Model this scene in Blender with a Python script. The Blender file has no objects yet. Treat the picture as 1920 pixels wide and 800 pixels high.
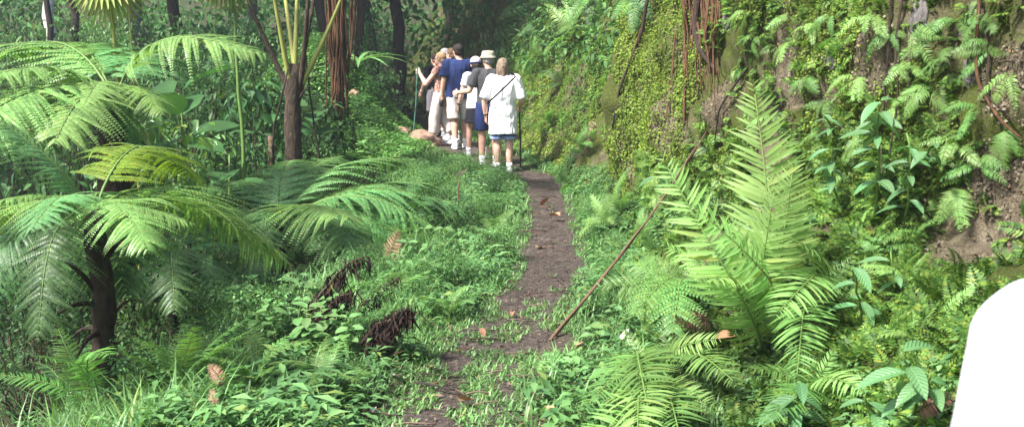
import bpy, math, random
import numpy as np
from mathutils import Vector, Matrix, Euler

SC = bpy.context.scene
COL = SC.collection
RNG = np.random.default_rng(7)
R = math.radians
PI = math.pi

# ------------------------------------------------------------------ camera geometry
CAM = np.array([0.0, 0.0, 1.6]); FPX = 1800.0; PITCH = math.atan(280 / 1800)
CF = np.array([0, math.cos(PITCH), -math.sin(PITCH)])
CU = np.array([0, math.sin(PITCH), math.cos(PITCH)])
CR = np.array([1.0, 0, 0])


def ray(px, py):
    return CF + (px - 960) / FPX * CR - (py - 400) / FPX * CU


def at(px, py, Y):
    d = ray(px, py)
    return CAM + d * (Y / d[1])


def proj(p):
    v = np.asarray(p, float) - CAM
    f = v @ CF
    return 960 + FPX * (v @ CR) / f, 400 - FPX * (v @ CU) / f, f


# ------------------------------------------------------------------ noise
def vnoise(p, seed=0):
    p = np.asarray(p, float)
    i = np.floor(p).astype(np.int64); f = p - i
    f = f * f * (3 - 2 * f)

    def h(ix, iy, iz):
        n = (ix * 374761393 + iy * 668265263 + iz * 1274126177 + seed * 974634777) & 0xFFFFFFFF
        n = ((n ^ (n >> 13)) * 1274126177) & 0xFFFFFFFF
        n = n ^ (n >> 16)
        return (n & 0xFFFFFF) / float(0xFFFFFF)
    x, y, z = i[..., 0], i[..., 1], i[..., 2]
    fx, fy, fz = f[..., 0], f[..., 1], f[..., 2]
    c00 = h(x, y, z) * (1 - fx) + h(x + 1, y, z) * fx
    c10 = h(x, y + 1, z) * (1 - fx) + h(x + 1, y + 1, z) * fx
    c01 = h(x, y, z + 1) * (1 - fx) + h(x + 1, y, z + 1) * fx
    c11 = h(x, y + 1, z + 1) * (1 - fx) + h(x + 1, y + 1, z + 1) * fx
    return (c00 * (1 - fy) + c10 * fy) * (1 - fz) + (c01 * (1 - fy) + c11 * fy) * fz


def fbm(p, seed=0, octv=3):
    p = np.asarray(p, float); a = 0.5; s = 0; t = 0
    for k in range(octv):
        s = s + a * vnoise(p * (2.03 ** k), seed + k * 17); t += a; a *= 0.5
    return s / t


def n2(x, y, f, seed=0, octv=3):
    x = np.asarray(x, float); y = np.asarray(y, float)
    return fbm(np.stack([x * f, y * f, np.zeros_like(x) + 0.37], -1), seed, octv)


def sstep(a, b, x):
    t = np.clip((np.asarray(x, float) - a) / (b - a), 0, 1)
    return t * t * (3 - 2 * t)


# ------------------------------------------------------------------ mesh builder
class MB:
    def __init__(s):
        s.V = []; s.F = []; s.n = 0

    def add(s, V, F, mat=0):
        V = np.asarray(V, float).reshape(-1, 3); F = np.asarray(F, np.int64)
        if len(F) == 0:
            return s
        s.V.append(V); s.F.append((F + s.n, mat)); s.n += len(V)
        return s

    def mesh(s, name, mats, smooth=True):
        V = np.concatenate(s.V)
        me = bpy.data.meshes.new(name)
        me.vertices.add(len(V)); me.vertices.foreach_set('co', V.astype(np.float32).ravel())
        li = np.concatenate([f.ravel() for f, m in s.F])
        tot = np.concatenate([np.full(len(f), f.shape[1]) for f, m in s.F])
        mi = np.concatenate([np.full(len(f), m) for f, m in s.F])
        st = np.concatenate([[0], np.cumsum(tot)[:-1]])
        me.loops.add(len(li)); me.loops.foreach_set('vertex_index', li.astype(np.int32))
        me.polygons.add(len(tot)); me.polygons.foreach_set('loop_start', st.astype(np.int32))
        me.polygons.foreach_set('material_index', mi.astype(np.int32))
        me.polygons.foreach_set('use_smooth', np.full(len(tot), smooth))
        for m in mats:
            me.materials.append(m)
        me.update(calc_edges=True); me.validate()
        return me

    def obj(s, name, mats, parent=None, smooth=True):
        return link(name, s.mesh(name, mats if isinstance(mats, (list, tuple)) else [mats], smooth), parent)


def link(name, data, parent=None, M=None):
    o = bpy.data.objects.new(name, data); COL.objects.link(o)
    if parent is not None:
        o.parent = parent
    if M is not None:
        o.matrix_basis = M
    return o


REG = []


def tag(o, label, cat, group=None):
    o['label'] = label; o['category'] = cat
    if group:
        o['group'] = group
    return o


def auto(o, text, cat, group, p=None):
    """a label finished at the end of the script: text alone if unique, else with its order from the left"""
    o['category'] = cat; o['group'] = group
    REG.append((o, text, proj(p if p is not None else o.location)[0]))
    return o


def empty(name, loc):
    o = link(name, None); o.empty_display_size = 0.1
    o.location = tuple(float(c) for c in loc)
    return o


def structure(o):
    o['kind'] = 'structure'; return o


def stuff(o, label=None, cat=None):
    o['kind'] = 'stuff'
    if label:
        o['label'] = label; o['category'] = cat
    return o


def tube(pts, rad, n=8, cap=True):
    P = np.asarray(pts, float); k = len(P)
    rad = np.broadcast_to(np.asarray(rad, float), (k,))
    T = np.gradient(P, axis=0); T /= np.linalg.norm(T, axis=1)[:, None] + 1e-9
    ref = np.array([0, 0, 1.0]) if abs(T[:, 2]).mean() < .75 else np.array([1.0, 0, 0])
    A = np.cross(T, ref); A /= np.linalg.norm(A, axis=1)[:, None] + 1e-9
    B = np.cross(T, A)
    th = np.arange(n) * 2 * PI / n
    V = P[:, None] + rad[:, None, None] * (np.cos(th)[None, :, None] * A[:, None] + np.sin(th)[None, :, None] * B[:, None])
    V = V.reshape(-1, 3)
    i = np.arange(k - 1)[:, None] * n; j = np.arange(n)[None]
    j2 = (j + 1) % n
    F = np.stack([i + j, i + j2, i + n + j2, i + n + j], -1).reshape(-1, 4)
    if cap and k > 1:
        V = np.concatenate([V, P[:1], P[-1:]])
        c0, c1 = k * n, k * n + 1
        jj = np.arange(n); q = (jj + 1) % n
        # caps as degenerate-free quads are not possible: return tris through a second list
        tr = np.concatenate([np.stack([q, jj, np.full(n, c0)], -1),
                             np.stack([(k - 1) * n + jj, (k - 1) * n + q, np.full(n, c1)], -1)])
        return V, F, tr
    return V, F, np.zeros((0, 3), int)


def add_tube(mb, pts, rad, n=8, mat=0):
    V, F, tr = tube(pts, rad, n)
    b = mb.n
    mb.add(V, F, mat)
    mb.F.append((tr + b, mat))


def curve(a, b, bend=(0, 0, 0), n=10, wob=0.0, rng=RNG):
    a = np.asarray(a, float); b = np.asarray(b, float)
    t = np.linspace(0, 1, n)[:, None]
    P = a + (b - a) * t + np.asarray(bend, float) * (4 * t * (1 - t))
    if wob:
        w = np.cumsum(rng.normal(0, wob, (n, 3)), 0); w -= w[0] + (w[-1] - w[0]) * t
        P = P + w
    return P


# leaf templates: base at origin, along +Y, normal +Z, length 1, full width = w
def tpl_diamond(w=.5, fold=.06, droop=.12):
    return (np.array([[0, 0, 0], [w / 2, .42, fold - droop * .18], [0, 1, -droop], [-w / 2, .42, fold - droop * .18]]),
            np.array([[0, 1, 2, 3]]))


def tpl_leaf(w=.4, seg=4, fold=.12, droop=.3, pw=(.6, 1.0), stalk=0.0):
    ys = np.linspace(0, 1, seg + 1); V = []
    for y in ys:
        prof = (y ** pw[0]) * ((1 - y) ** pw[1]); V.append(prof)
    prof = np.array(V); prof = prof / prof.max() * w / 2
    prof[0] = max(prof[0], .012); prof[-1] = .004
    z = -droop * ys ** 2
    out = []
    for y, p, zz in zip(ys, prof, z):
        yy = stalk + y * (1 - stalk)
        out += [[-p, yy, zz + fold * p * 2], [0, yy, zz], [p, yy, zz + fold * p * 2]]
    F = []
    for k in range(seg):
        a = 3 * k
        F += [[a, a + 1, a + 4, a + 3], [a + 1, a + 2, a + 5, a + 4]]
    return np.array(out), np.array(F)


def tpl_blade(w=.06, seg=3, droop=.35):
    ys = np.linspace(0, 1, seg + 1)
    out = []
    for y in ys:
        p = w / 2 * (1 - y ** 1.8) + .002
        z = droop * y ** 2
        out += [[-p, y - .12 * y * y, z], [p, y - .12 * y * y, z]]
    F = [[2 * k, 2 * k + 1, 2 * k + 3, 2 * k + 2] for k in range(seg)]
    return np.array(out), np.array(F)


def unit(v):
    v = np.asarray(v, float)
    return v / (np.linalg.norm(v, axis=-1, keepdims=True) + 1e-9)


def scatter(mb, tpl, pos, T, N, s, sw=None, mat=0):
    V0, F0 = tpl
    pos = np.asarray(pos, float).reshape(-1, 3); n = len(pos)
    if n == 0:
        return
    T = unit(np.broadcast_to(T, (n, 3))); N = np.broadcast_to(N, (n, 3))
    B = unit(np.cross(T, N)); N = np.cross(B, T)
    s = np.broadcast_to(np.asarray(s, float), (n,)); sw = s if sw is None else np.broadcast_to(np.asarray(sw, float), (n,))
    V = (pos[:, None] + (V0[None, :, 0:1] * sw[:, None, None]) * B[:, None] + (V0[None, :, 1:2] * s[:, None, None]) * T[:, None]
         + (V0[None, :, 2:3] * s[:, None, None]) * N[:, None])
    F = F0[None] + (np.arange(n) * len(V0))[:, None, None]
    mb.add(V.reshape(-1, 3), F.reshape(-1, F0.shape[1]), mat)


def rdir(n, rng=RNG, zlo=-1, zhi=1):
    z = rng.uniform(zlo, zhi, n); a = rng.uniform(0, 2 * PI, n); r = np.sqrt(1 - z * z)
    return np.stack([r * np.cos(a), r * np.sin(a), z], -1)


# ------------------------------------------------------------------ materials
def new_mat(name):
    m = bpy.data.materials.new(name); m.use_nodes = True
    nt = m.node_tree; nt.nodes.clear()
    out = nt.nodes.new('ShaderNodeOutputMaterial')
    return m, nt, out


def ramp(nt, fac, stops, interp='LINEAR'):
    r = nt.nodes.new('ShaderNodeValToRGB'); r.color_ramp.interpolation = interp
    el = r.color_ramp.elements
    while len(el) < len(stops):
        el.new(.5)
    for e, (p, c) in zip(el, stops):
        e.position = p; e.color = (*c, 1) if len(c) == 3 else c
    if fac is not None:
        nt.links.new(fac, r.inputs[0])
    return r.outputs[0]


def noise(nt, scale, detail=4, rough=.55, coord=None, dist=0):
    n = nt.nodes.new('ShaderNodeTexNoise'); n.inputs['Scale'].default_value = scale
    n.inputs['Detail'].default_value = detail; n.inputs['Roughness'].default_value = rough
    n.inputs['Distortion'].default_value = dist
    if coord is not None:
        nt.links.new(coord, n.inputs['Vector'])
    return n.outputs['Fac']


def coords(nt, kind='Object', scale=None):
    c = nt.nodes.new('ShaderNodeTexCoord').outputs[kind]
    if scale:
        m = nt.nodes.new('ShaderNodeMapping'); m.inputs['Scale'].default_value = scale
        nt.links.new(c, m.inputs['Vector']); c = m.outputs[0]
    return c


def mixc(nt, fac, a, b, mode='MIX'):
    m = nt.nodes.new('ShaderNodeMix'); m.data_type = 'RGBA'; m.blend_type = mode
    for sock, v in ((m.inputs[0], fac), (m.inputs[6], a), (m.inputs[7], b)):
        if hasattr(v, 'links'):
            nt.links.new(v, sock)
        elif isinstance(v, (int, float)):
            sock.default_value = v
        else:
            sock.default_value = (*v, 1)
    return m.outputs[2]


def math_n(nt, op, a, b=None, c=None):
    m = nt.nodes.new('ShaderNodeMath'); m.operation = op
    for k, v in enumerate((a, b, c)):
        if v is None:
            continue
        if hasattr(v, 'links'):
            nt.links.new(v, m.inputs[k])
        else:
            m.inputs[k].default_value = v
    return m.outputs[0]


def bsdf(nt, color, rough=.6, spec=.4, bump=None, bstr=.3, bdist=.02):
    b = nt.nodes.new('ShaderNodeBsdfPrincipled')
    if hasattr(color, 'links'):
        nt.links.new(color, b.inputs['Base Color'])
    else:
        b.inputs['Base Color'].default_value = (*color, 1)
    if hasattr(rough, 'links'):
        nt.links.new(rough, b.inputs['Roughness'])
    else:
        b.inputs['Roughness'].default_value = rough
    b.inputs['Specular IOR Level'].default_value = spec
    if bump is not None:
        bp = nt.nodes.new('ShaderNodeBump'); bp.inputs['Strength'].default_value = bstr
        bp.inputs['Distance'].default_value = bdist
        nt.links.new(bump, bp.inputs['Height']); nt.links.new(bp.outputs[0], b.inputs['Normal'])
    return b


def leafmat(name, c1, c2, c3, trans=.35, rough=.45, spec=.35, objvar=.35, tcol=(1.1, 1.2, .6), veins=False):
    """leaf: colour varies leaf to leaf and plant to plant; thin blades let light through"""
    m, nt, out = new_mat(name)
    geo = nt.nodes.new('ShaderNodeNewGeometry'); oi = nt.nodes.new('ShaderNodeObjectInfo')
    c = ramp(nt, geo.outputs['Random Per Island'], [(0, c1), (.48, c2), (.92, c3), (.965, (c3[0] * 1.1, c3[1] * .78, c3[2] * .6))])
    big = noise(nt, 1.6, 3, .6, geo.outputs['Position'])
    mr = nt.nodes.new('ShaderNodeMapRange'); nt.links.new(big, mr.inputs[0])
    mr.inputs[1].default_value = .3; mr.inputs[2].default_value = .7
    mr.inputs[3].default_value = .58; mr.inputs[4].default_value = 1.35
    v = math_n(nt, 'MULTIPLY_ADD', oi.outputs['Random'], objvar, 1 - objvar / 2)
    v = math_n(nt, 'MULTIPLY', v, mr.outputs[0])
    hs = nt.nodes.new('ShaderNodeHueSaturation'); nt.links.new(c, hs.inputs['Color']); nt.links.new(v, hs.inputs['Value'])
    nt.links.new(math_n(nt, 'MULTIPLY_ADD', oi.outputs['Random'], .03, .485), hs.inputs['Hue'])
    col = hs.outputs[0]
    vb = None
    if veins:   # ribs running from the midrib to the edge of each blade
        sp = nt.nodes.new('ShaderNodeSeparateXYZ'); nt.links.new(coords(nt, 'Object'), sp.inputs[0])
        ax = math_n(nt, 'ABSOLUTE', sp.outputs[0])
        q = math_n(nt, 'SINE', math_n(nt, 'MULTIPLY', math_n(nt, 'MULTIPLY_ADD', ax, -1.3, sp.outputs[1]), 62.0))
        mid = math_n(nt, 'LESS_THAN', ax, .012)
        vb = math_n(nt, 'MAXIMUM', math_n(nt, 'POWER', math_n(nt, 'MULTIPLY_ADD', q, .5, .5), 4.0), mid)
        col = mixc(nt, math_n(nt, 'MULTIPLY', vb, .35), col, (.16, .30, .14))
    b = bsdf(nt, col, rough, spec, vb, .5, .02)
    t = nt.nodes.new('ShaderNodeBsdfTranslucent'); nt.links.new(mixc(nt, 1.0, col, tcol, 'MULTIPLY'), t.inputs['Color'])
    mx = nt.nodes.new('ShaderNodeMixShader'); mx.inputs[0].default_value = trans
    nt.links.new(b.outputs[0], mx.inputs[1]); nt.links.new(t.outputs[0], mx.inputs[2])
    nt.links.new(mx.outputs[0], out.inputs[0])
    return m


def barkmat(name, c1, c2, c3=None, scale=(14, 14, 3), rough=.9, bstr=.8):
    m, nt, out = new_mat(name)
    co = coords(nt, 'Object', scale)
    f = noise(nt, 1.0, 6, .65, co, .6)
    st = [(.3, c1), (.65, c2)] + ([(.82, c3)] if c3 else [])
    c = ramp(nt, f, st)
    b = bsdf(nt, c, rough, .2, f, bstr, .04)
    nt.links.new(b.outputs[0], out.inputs[0])
    return m


def plain(name, c, rough=.7, spec=.3, var=.15, scale=30, bstr=.15):
    m, nt, out = new_mat(name)
    f = noise(nt, scale, 4, .6, coords(nt, 'Object'))
    a = tuple(x * (1 - var) for x in c); b_ = tuple(min(1, x * (1 + var)) for x in c)
    b = bsdf(nt, ramp(nt, f, [(.3, a), (.7, b_)]), rough, spec, f, bstr, .01)
    nt.links.new(b.outputs[0], out.inputs[0])
    return m


def clothmat(name, c, fold=.5, var=.1, rough=.9):
    m, nt, out = new_mat(name)
    f = noise(nt, 7, 3, .5, coords(nt, 'Object', (1.6, 1.6, .6)))
    w = noise(nt, 260, 2, .5, coords(nt, 'Object'))
    b = bsdf(nt, ramp(nt, w, [(.3, tuple(x * (1 - var) for x in c)), (.7, tuple(min(1, x * (1 + var)) for x in c))]), rough, .15, f, fold, .05)
    nt.links.new(b.outputs[0], out.inputs[0])
    return m


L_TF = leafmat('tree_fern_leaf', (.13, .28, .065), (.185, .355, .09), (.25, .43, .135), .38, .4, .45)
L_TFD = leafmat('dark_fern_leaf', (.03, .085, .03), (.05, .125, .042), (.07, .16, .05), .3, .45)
L_TFY = leafmat('yellow_fern_leaf', (.12, .19, .015), (.16, .24, .02), (.20, .28, .03), .45, .5)
L_TFB = leafmat('bluish_fern_leaf', (.07, .18, .058), (.10, .245, .078), (.14, .31, .11), .3, .42, .4)
L_SW = leafmat('sword_fern_leaf', (.16, .30, .075), (.215, .38, .105), (.28, .45, .15), .42, .42, .35)
L_SWG = leafmat('green_fern_leaf', (.08, .18, .045), (.115, .24, .06), (.15, .3, .08), .38, .45)
L_DEAD = leafmat('dead_fern_leaf', (.18, .085, .06), (.28, .15, .11), (.38, .24, .17), .25, .7, .2, .4, (1.1, .8, .6))
L_BLK = leafmat('withered_frond_leaf', (.012, .009, .008), (.022, .015, .012), (.04, .025, .018), .08, .85, .15, .2, (1, .8, .6))
L_GRASS = leafmat('grass_blade', (.075, .165, .05), (.125, .25, .078), (.19, .33, .12), .35, .45, .35, .0)
L_COVER = leafmat('ground_cover_leaf', (.05, .13, .045), (.095, .21, .068), (.15, .30, .105), .3, .45, .35, .2)
L_MOSS = leafmat('bank_moss_leaf', (.10, .145, .02), (.155, .215, .03), (.21, .28, .05), .35, .6, .2, .0)
L_SEL = leafmat('feathery_moss_leaf', (.028, .075, .016), (.075, .16, .028), (.17, .28, .055), .38, .5, .25, .0)
L_MND = leafmat('mound_leaf', (.06, .15, .035), (.11, .23, .06), (.17, .31, .09), .35, .5, .3, .1)
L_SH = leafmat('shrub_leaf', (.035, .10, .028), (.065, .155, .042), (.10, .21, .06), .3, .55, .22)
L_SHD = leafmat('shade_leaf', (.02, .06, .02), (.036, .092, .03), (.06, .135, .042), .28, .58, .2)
L_SHB = leafmat('pale_shrub_leaf', (.085, .2, .06), (.13, .27, .08), (.19, .34, .11), .32, .4, .45, veins=True)
L_BIG = leafmat('blue_green_leaf', (.065, .17, .062), (.09, .21, .078), (.12, .27, .11), .28, .38, .5, veins=True)
L_CAN = leafmat('canopy_leaf', (.035, .095, .03), (.06, .15, .042), (.10, .21, .06), .3, .7, .1)
L_FAN = leafmat('fan_palm_leaf', (.16, .23, .05), (.22, .28, .07), (.30, .30, .10), .35, .45)
L_LIT = leafmat('fallen_leaf_brown', (.16, .085, .045), (.27, .15, .08), (.40, .25, .16), .1, .75, .2, .5, (1, .8, .5))
L_LITP = leafmat('fallen_leaf_pale', (.42, .34, .30), (.55, .46, .42), (.68, .6, .55), .1, .75, .2, .2, (1, .9, .8))
STALK = plain('fern_stalk', (.09, .10, .03), .6)
STALKG = plain('green_stalk', (.10, .17, .04), .55)
STALKB = plain('brown_stalk', (.05, .035, .02), .7)
STALKY = plain('yellow_stalk', (.26, .27, .07), .5)
BARK_TF = barkmat('tree_fern_bark', (.012, .009, .007), (.05, .036, .026), (.11, .075, .05), (22, 22, 9), .95, 1)
BARK_P = barkmat('fibrous_bark', (.018, .014, .011), (.085, .062, .044), (.27, .22, .16), (26, 26, 9), .95, 1)
BARK_W = barkmat('pale_bark', (.30, .29, .29), (.62, .60, .60), (.74, .72, .72), (5, 5, 14), .85, .3)
BARK_D = barkmat('dark_bark', (.014, .012, .011), (.045, .037, .03), (.08, .07, .06), (9, 9, 3), .95, .8)
BARK_G = barkmat('grey_bark', (.06, .055, .05), (.14, .125, .11), (.22, .2, .18), (8, 8, 4), .9, .6)
ROOT = barkmat('root_fibre', (.05, .028, .016), (.13, .066, .034), (.19, .1, .055), (40, 40, 4), .95, 1)
ROOTD = barkmat('dark_root', (.018, .013, .011), (.055, .038, .03), (.10, .075, .06), (30, 30, 5), .95, 1)
POLE = barkmat('dry_cane', (.07, .042, .028), (.16, .10, .065), (.26, .18, .13), (60, 60, 3), .7, .4)


def ground_material():
    m, nt, out = new_mat('soil_and_litter')
    co = coords(nt, 'Object')
    f = noise(nt, 3.2, 6, .62, co, .4); g = noise(nt, 38, 5, .65, co)
    c = ramp(nt, f, [(.3, (.03, .024, .016)), (.5, (.05, .055, .02)), (.7, (.05, .085, .025))])
    c = mixc(nt, math_n(nt, 'MULTIPLY', g, .7), c, (.018, .014, .01))
    am = nt.nodes.new('ShaderNodeAttribute'); am.attribute_name = 'mud'
    mudc = ramp(nt, g, [(.3, (.05, .038, .03)), (.7, (.12, .095, .08))])
    c = mixc(nt, am.outputs['Fac'], c, mudc)
    b = bsdf(nt, c, .95, .15, g, .9, .05)
    nt.links.new(b.outputs[0], out.inputs[0])
    return m


def path_material():
    m, nt, out = new_mat('trodden_mud')
    co = coords(nt, 'Object')
    f = noise(nt, 2.4, 5, .6, co, .5); g = noise(nt, 24, 6, .66, co, .5); k = noise(nt, 120, 4, .6, co)
    c = ramp(nt, f, [(.30, (.036, .027, .022)), (.46, (.082, .064, .054)), (.58, (.105, .084, .072)), (.72, (.17, .14, .122))])
    c = mixc(nt, ramp(nt, g, [(.42, (1, 1, 1)), (.62, (0, 0, 0))]), c, (.045, .03, .025))
    c = mixc(nt, ramp(nt, k, [(.58, (0, 0, 0)), (.72, (.8, .8, .8))]), c, (.2, .16, .135))
    mos = noise(nt, 5.5, 4, .6, co, .3)
    c = mixc(nt, ramp(nt, mos, [(.58, (0, 0, 0)), (.7, (.55, .55, .55))]), c, (.07, .1, .03))
    h = math_n(nt, 'MULTIPLY_ADD', g, .7, math_n(nt, 'MULTIPLY', k, .3))
    r = ramp(nt, f, [(.3, (.5, .5, .5)), (.6, (.9, .9, .9))])
    b = bsdf(nt, c, r, .35, h, 1, .06)
    nt.links.new(b.outputs[0], out.inputs[0])
    return m


def bank_material():
    m, nt, out = new_mat('mossy_earth')
    co = coords(nt, 'Object')
    st = coords(nt, 'Object', (1, 1, .45))
    f = noise(nt, 1.5, 6, .62, st, .5); g = noise(nt, 12, 6, .68, st, .4); k = noise(nt, 70, 6, .75, co)
    earth = ramp(nt, g, [(.28, (.06, .046, .028)), (.48, (.17, .132, .085)), (.62, (.27, .22, .155)), (.8, (.42, .37, .31))])
    earth = mixc(nt, ramp(nt, k, [(.35, (0, 0, 0)), (.62, (1, 1, 1))]), mixc(nt, .55, earth, (.02, .015, .01)), mixc(nt, .3, earth, (.36, .30, .22)))
    moss = ramp(nt, k, [(.3, (.04, .055, .012)), (.6, (.10, .125, .022)), (.8, (.15, .18, .035))])
    mask = ramp(nt, math_n(nt, 'MULTIPLY_ADD', g, .35, math_n(nt, 'MULTIPLY', f, .75)), [(.44, (0, 0, 0)), (.56, (1, 1, 1))])
    wob = nt.nodes.new('ShaderNodeTexNoise'); wob.inputs['Scale'].default_value = 5; nt.links.new(co, wob.inputs['Vector'])
    for x, y, z, r in BARE:
        vd = nt.nodes.new('ShaderNodeVectorMath'); vd.operation = 'DISTANCE'; nt.links.new(co, vd.inputs[0]); vd.inputs[1].default_value = (x, y, z)
        e = math_n(nt, 'MULTIPLY_ADD', vd.outputs['Value'], 1 / r, math_n(nt, 'MULTIPLY_ADD', wob.outputs['Fac'], 1.2, -.6))
        mask = mixc(nt, ramp(nt, e, [(.75, (.85, .85, .85)), (1.0, (0, 0, 0))]), mask, (0, 0, 0))
    c = mixc(nt, mask, earth, moss)
    h = math_n(nt, 'MULTIPLY_ADD', k, .35, g)
    b = bsdf(nt, c, .92, .2, h, 1, .12)
    nt.links.new(b.outputs[0], out.inputs[0])
    return m


# ------------------------------------------------------------------ terrain
PY = np.array([-8, 0, 3, 4.2, 5, 6, 6.8, 7.6, 9, 10.3, 12.5, 13.6, 14.4, 15.8, 17.5, 19, 20.5, 23, 27, 40])
PX = np.array([-.4, -.38, -.34, -.30, -.2, .02, .21, .33, .37, .4, .42, .36, .05, -.5, -1.05, -1.4, -1.75, -2.7, -4.5, -10])


def xc(y):
    return np.interp(y, PY, PX)


BT = np.array([  # y, foot x, toe width, toe height, lean, height
    [-6, .8, 2.0, .9, .12, 4.3], [1, .72, 1.95, .9, .12, 4.2], [4, .60, 1.72, .88, .12, 4.2], [6, .78, 1.2, .7, .12, 4.2], [8, .95, .75, .5, .10, 4.2],
    [9.5, 1.0, .45, .38, .07, 4.1], [11, 1.0, .2, .3, .03, 4.0], [11.7, .99, .2, .3, .06, 4.0], [12.5, .88, .35, .4, .3, 4.0],
    [14, .56, .35, .4, .38, 4.0], [16, .2, .3, .4, .42, 4.0], [18, -.1, .3, .4, .45, 4.0], [20, -.5, .3, .4, .5, 4.2], [24, -1.4, .4, .4, .5, 4.5], [34, -5, .6, .4, .6, 5]])


def bk(y, k):
    return np.interp(y, BT[:, 0], BT[:, k])


def hgt(x, y):
    x = np.asarray(x, float); y = np.asarray(y, float)
    c = xc(y)
    z = (n2(x, y, .9, 3) - .5) * .10 + (n2(x, y, 3.1, 5) - .5) * .05
    pm = np.exp(-((x - c) / .34) ** 2)
    z = z * (1 - .6 * pm) - .035 * pm
    l = (c - 1.25) - x
    near = 1 - sstep(13.5, 16.5, y)
    drop = -np.minimum(np.maximum(l, 0) ** 1.25 * .34, 2.0)
    z = z + drop * (near + (1 - near) * .35)
    z = z + .12 * sstep(14.2, 16, y)
    z = z + 1.75 * np.exp(-(((x + 3.55) / 1.1) ** 2 + ((y - 18.2) / 1.9) ** 2)) + 1.2 * np.exp(-(((x + 5.8) / 2.0) ** 2 + ((y - 18.6) / 2.2) ** 2))
    z = z + .24 * np.minimum(np.maximum(y - 27, 0), 22) + .12 * np.minimum(np.maximum(-x - 13, 0), 25)
    z = z + .05 * np.maximum(-y - 6, 0)
    return z


def gp(x, y, dz=0):
    return np.array([x, y, float(hgt(x, y)) + dz])


def on_ground(px, py):
    d = ray(px, py)
    t = np.linspace(2.5, 40, 3000)
    P = CAM + d * t[:, None]
    k = np.argmax(P[:, 2] < hgt(P[:, 0], P[:, 1]))
    return P[k]


def axis(segs):
    out = [segs[0][0]]
    for a, b, st in segs:
        n = max(1, int(round((b - a) / st)))
        out += list(np.linspace(a, b, n + 1)[1:])
    return np.array(out)


xs = axis([(-70, -30, 5), (-30, -9, .8), (-9, -4, .25), (-4, 2.2, .06), (2.2, 6, .4), (6, 40, 3)])
ys = axis([(-40, -10, 5), (-10, 2, .5), (2, 20, .07), (20, 40, .4), (40, 80, 4)])
GX, GY = np.meshgrid(xs, ys)
GZ = hgt(GX, GY)
# under the bank the sheet is sunk so it never shows through
foot = bk(GY, 1)
GZ = GZ - .5 * sstep(.25, .8, GX - foot) * (GY < 40)
# the trodden path lies in its own shallow bed
GZ = GZ - .07 * (1 - sstep(.45, .85, np.abs(GX - xc(GY)) / np.interp(GY, [2, 4.2, 6, 7.6, 10, 13, 15, 20], [.36, .34, .30, .29, .27, .29, .36, .36]))) * (GY < 25)
nx, ny = len(xs), len(ys)
idx = np.arange(nx * ny).reshape(ny, nx)
F = np.stack([idx[:-1, :-1], idx[:-1, 1:], idx[1:, 1:], idx[1:, :-1]], -1).reshape(-1, 4)
GO = structure(MB().add(np.stack([GX, GY, GZ], -1).reshape(-1, 3), F).obj('ground', ground_material()))
at_ = GO.data.attributes.new('mud', 'FLOAT', 'POINT')
MUDW = np.clip(1.25 - np.abs(GX - xc(GY)) / .62 + .9 * (n2(GX, GY, 3.1, 131) - .5), 0, 1) * (GY < 24)
at_.data.foreach_set('value', MUDW.astype(np.float32).ravel())


def half_w(y):
    return np.interp(y, [2, 4.2, 6, 7.6, 10, 13, 15, 20], [.36, .34, .30, .29, .27, .29, .36, .36])


yy = axis([(-6, 3, .3), (3, 22, .06), (22, 26, .3)])
ww = np.linspace(-1, 1, 17)
hw = half_w(yy)
eL = hw * (1 + .7 * (n2(yy, yy * 0, 1.7, 11) - .5)); eR = hw * (1 + .7 * (n2(yy, yy * 0 + 9, 1.7, 12) - .5))
PXg = xc(yy)[:, None] + np.where(ww[None] < 0, ww[None] * eL[:, None], ww[None] * eR[:, None])
PYg = np.broadcast_to(yy[:, None], PXg.shape)
PZg = hgt(PXg, PYg) + .012 - .02 * (np.abs(ww[None]) > .95) + (n2(PXg, PYg, 9, 21) - .5) * .03 + (n2(PXg, PYg, 2.6, 22) - .5) * .05
idx = np.arange(PXg.size).reshape(PXg.shape)
F = np.stack([idx[:-1, :-1], idx[:-1, 1:], idx[1:, 1:], idx[1:, :-1]], -1).reshape(-1, 4)
structure(MB().add(np.stack([PXg, PYg, PZg], -1).reshape(-1, 3), F).obj('path', path_material()))

# ---- the bank on the right
by = axis([(-6, 2, .4), (2, 15, .06), (15, 34, .16)])
NT, NW = 26, 78
rows = []
for y in by:
    xf, tw, th, le, H = (float(bk(y, k)) for k in range(1, 6))
    t = np.linspace(0, 1, NT)
    tx = xf - .15 + (tw + .15) * t; tz = -.18 + (th + .18) * (t ** 1.15)
    w = np.linspace(0, 1, NW)[1:]
    wx = xf + tw + le * (H - th) * w + .0 * w; wz = th + (H - th) * w
    # rounded top edge and the level ground above
    p = np.array([.25, .7, 1.5, 3, 6, 12, 30])
    px_ = wx[-1] + p; pz = H + np.array([.15, .25, .35, .5, .8, 1.4, 3])
    X = np.concatenate([tx, wx, px_]); Z = np.concatenate([tz, wz, pz])
    rows.append(np.stack([X, np.full_like(X, y), Z], -1))
BKP = np.array(rows)
du = np.gradient(BKP, axis=0); dv = np.gradient(BKP, axis=1)
BN = unit(np.cross(dv, du)); BN[BN[..., 0] > .2] *= 1
disp = (fbm(BKP * .9, 31, 2) - .5) * .55 + (fbm(BKP * 3.3, 41, 3) - .5) * .26 + (fbm(BKP * 11, 51, 2) - .5) * .09
fadein = np.clip(np.arange(BKP.shape[1]) / 9.0, 0, 1)[None] * np.where(np.arange(BKP.shape[1]) > NT + NW - 1, .3, 1)[None]
if BN[40, NT + 20, 0] > 0:
    BN = -BN
BKP = BKP + BN * (disp * fadein)[..., None]
du = np.gradient(BKP, axis=0); dv = np.gradient(BKP, axis=1)
BN2 = unit(np.cross(dv, du))
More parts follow.
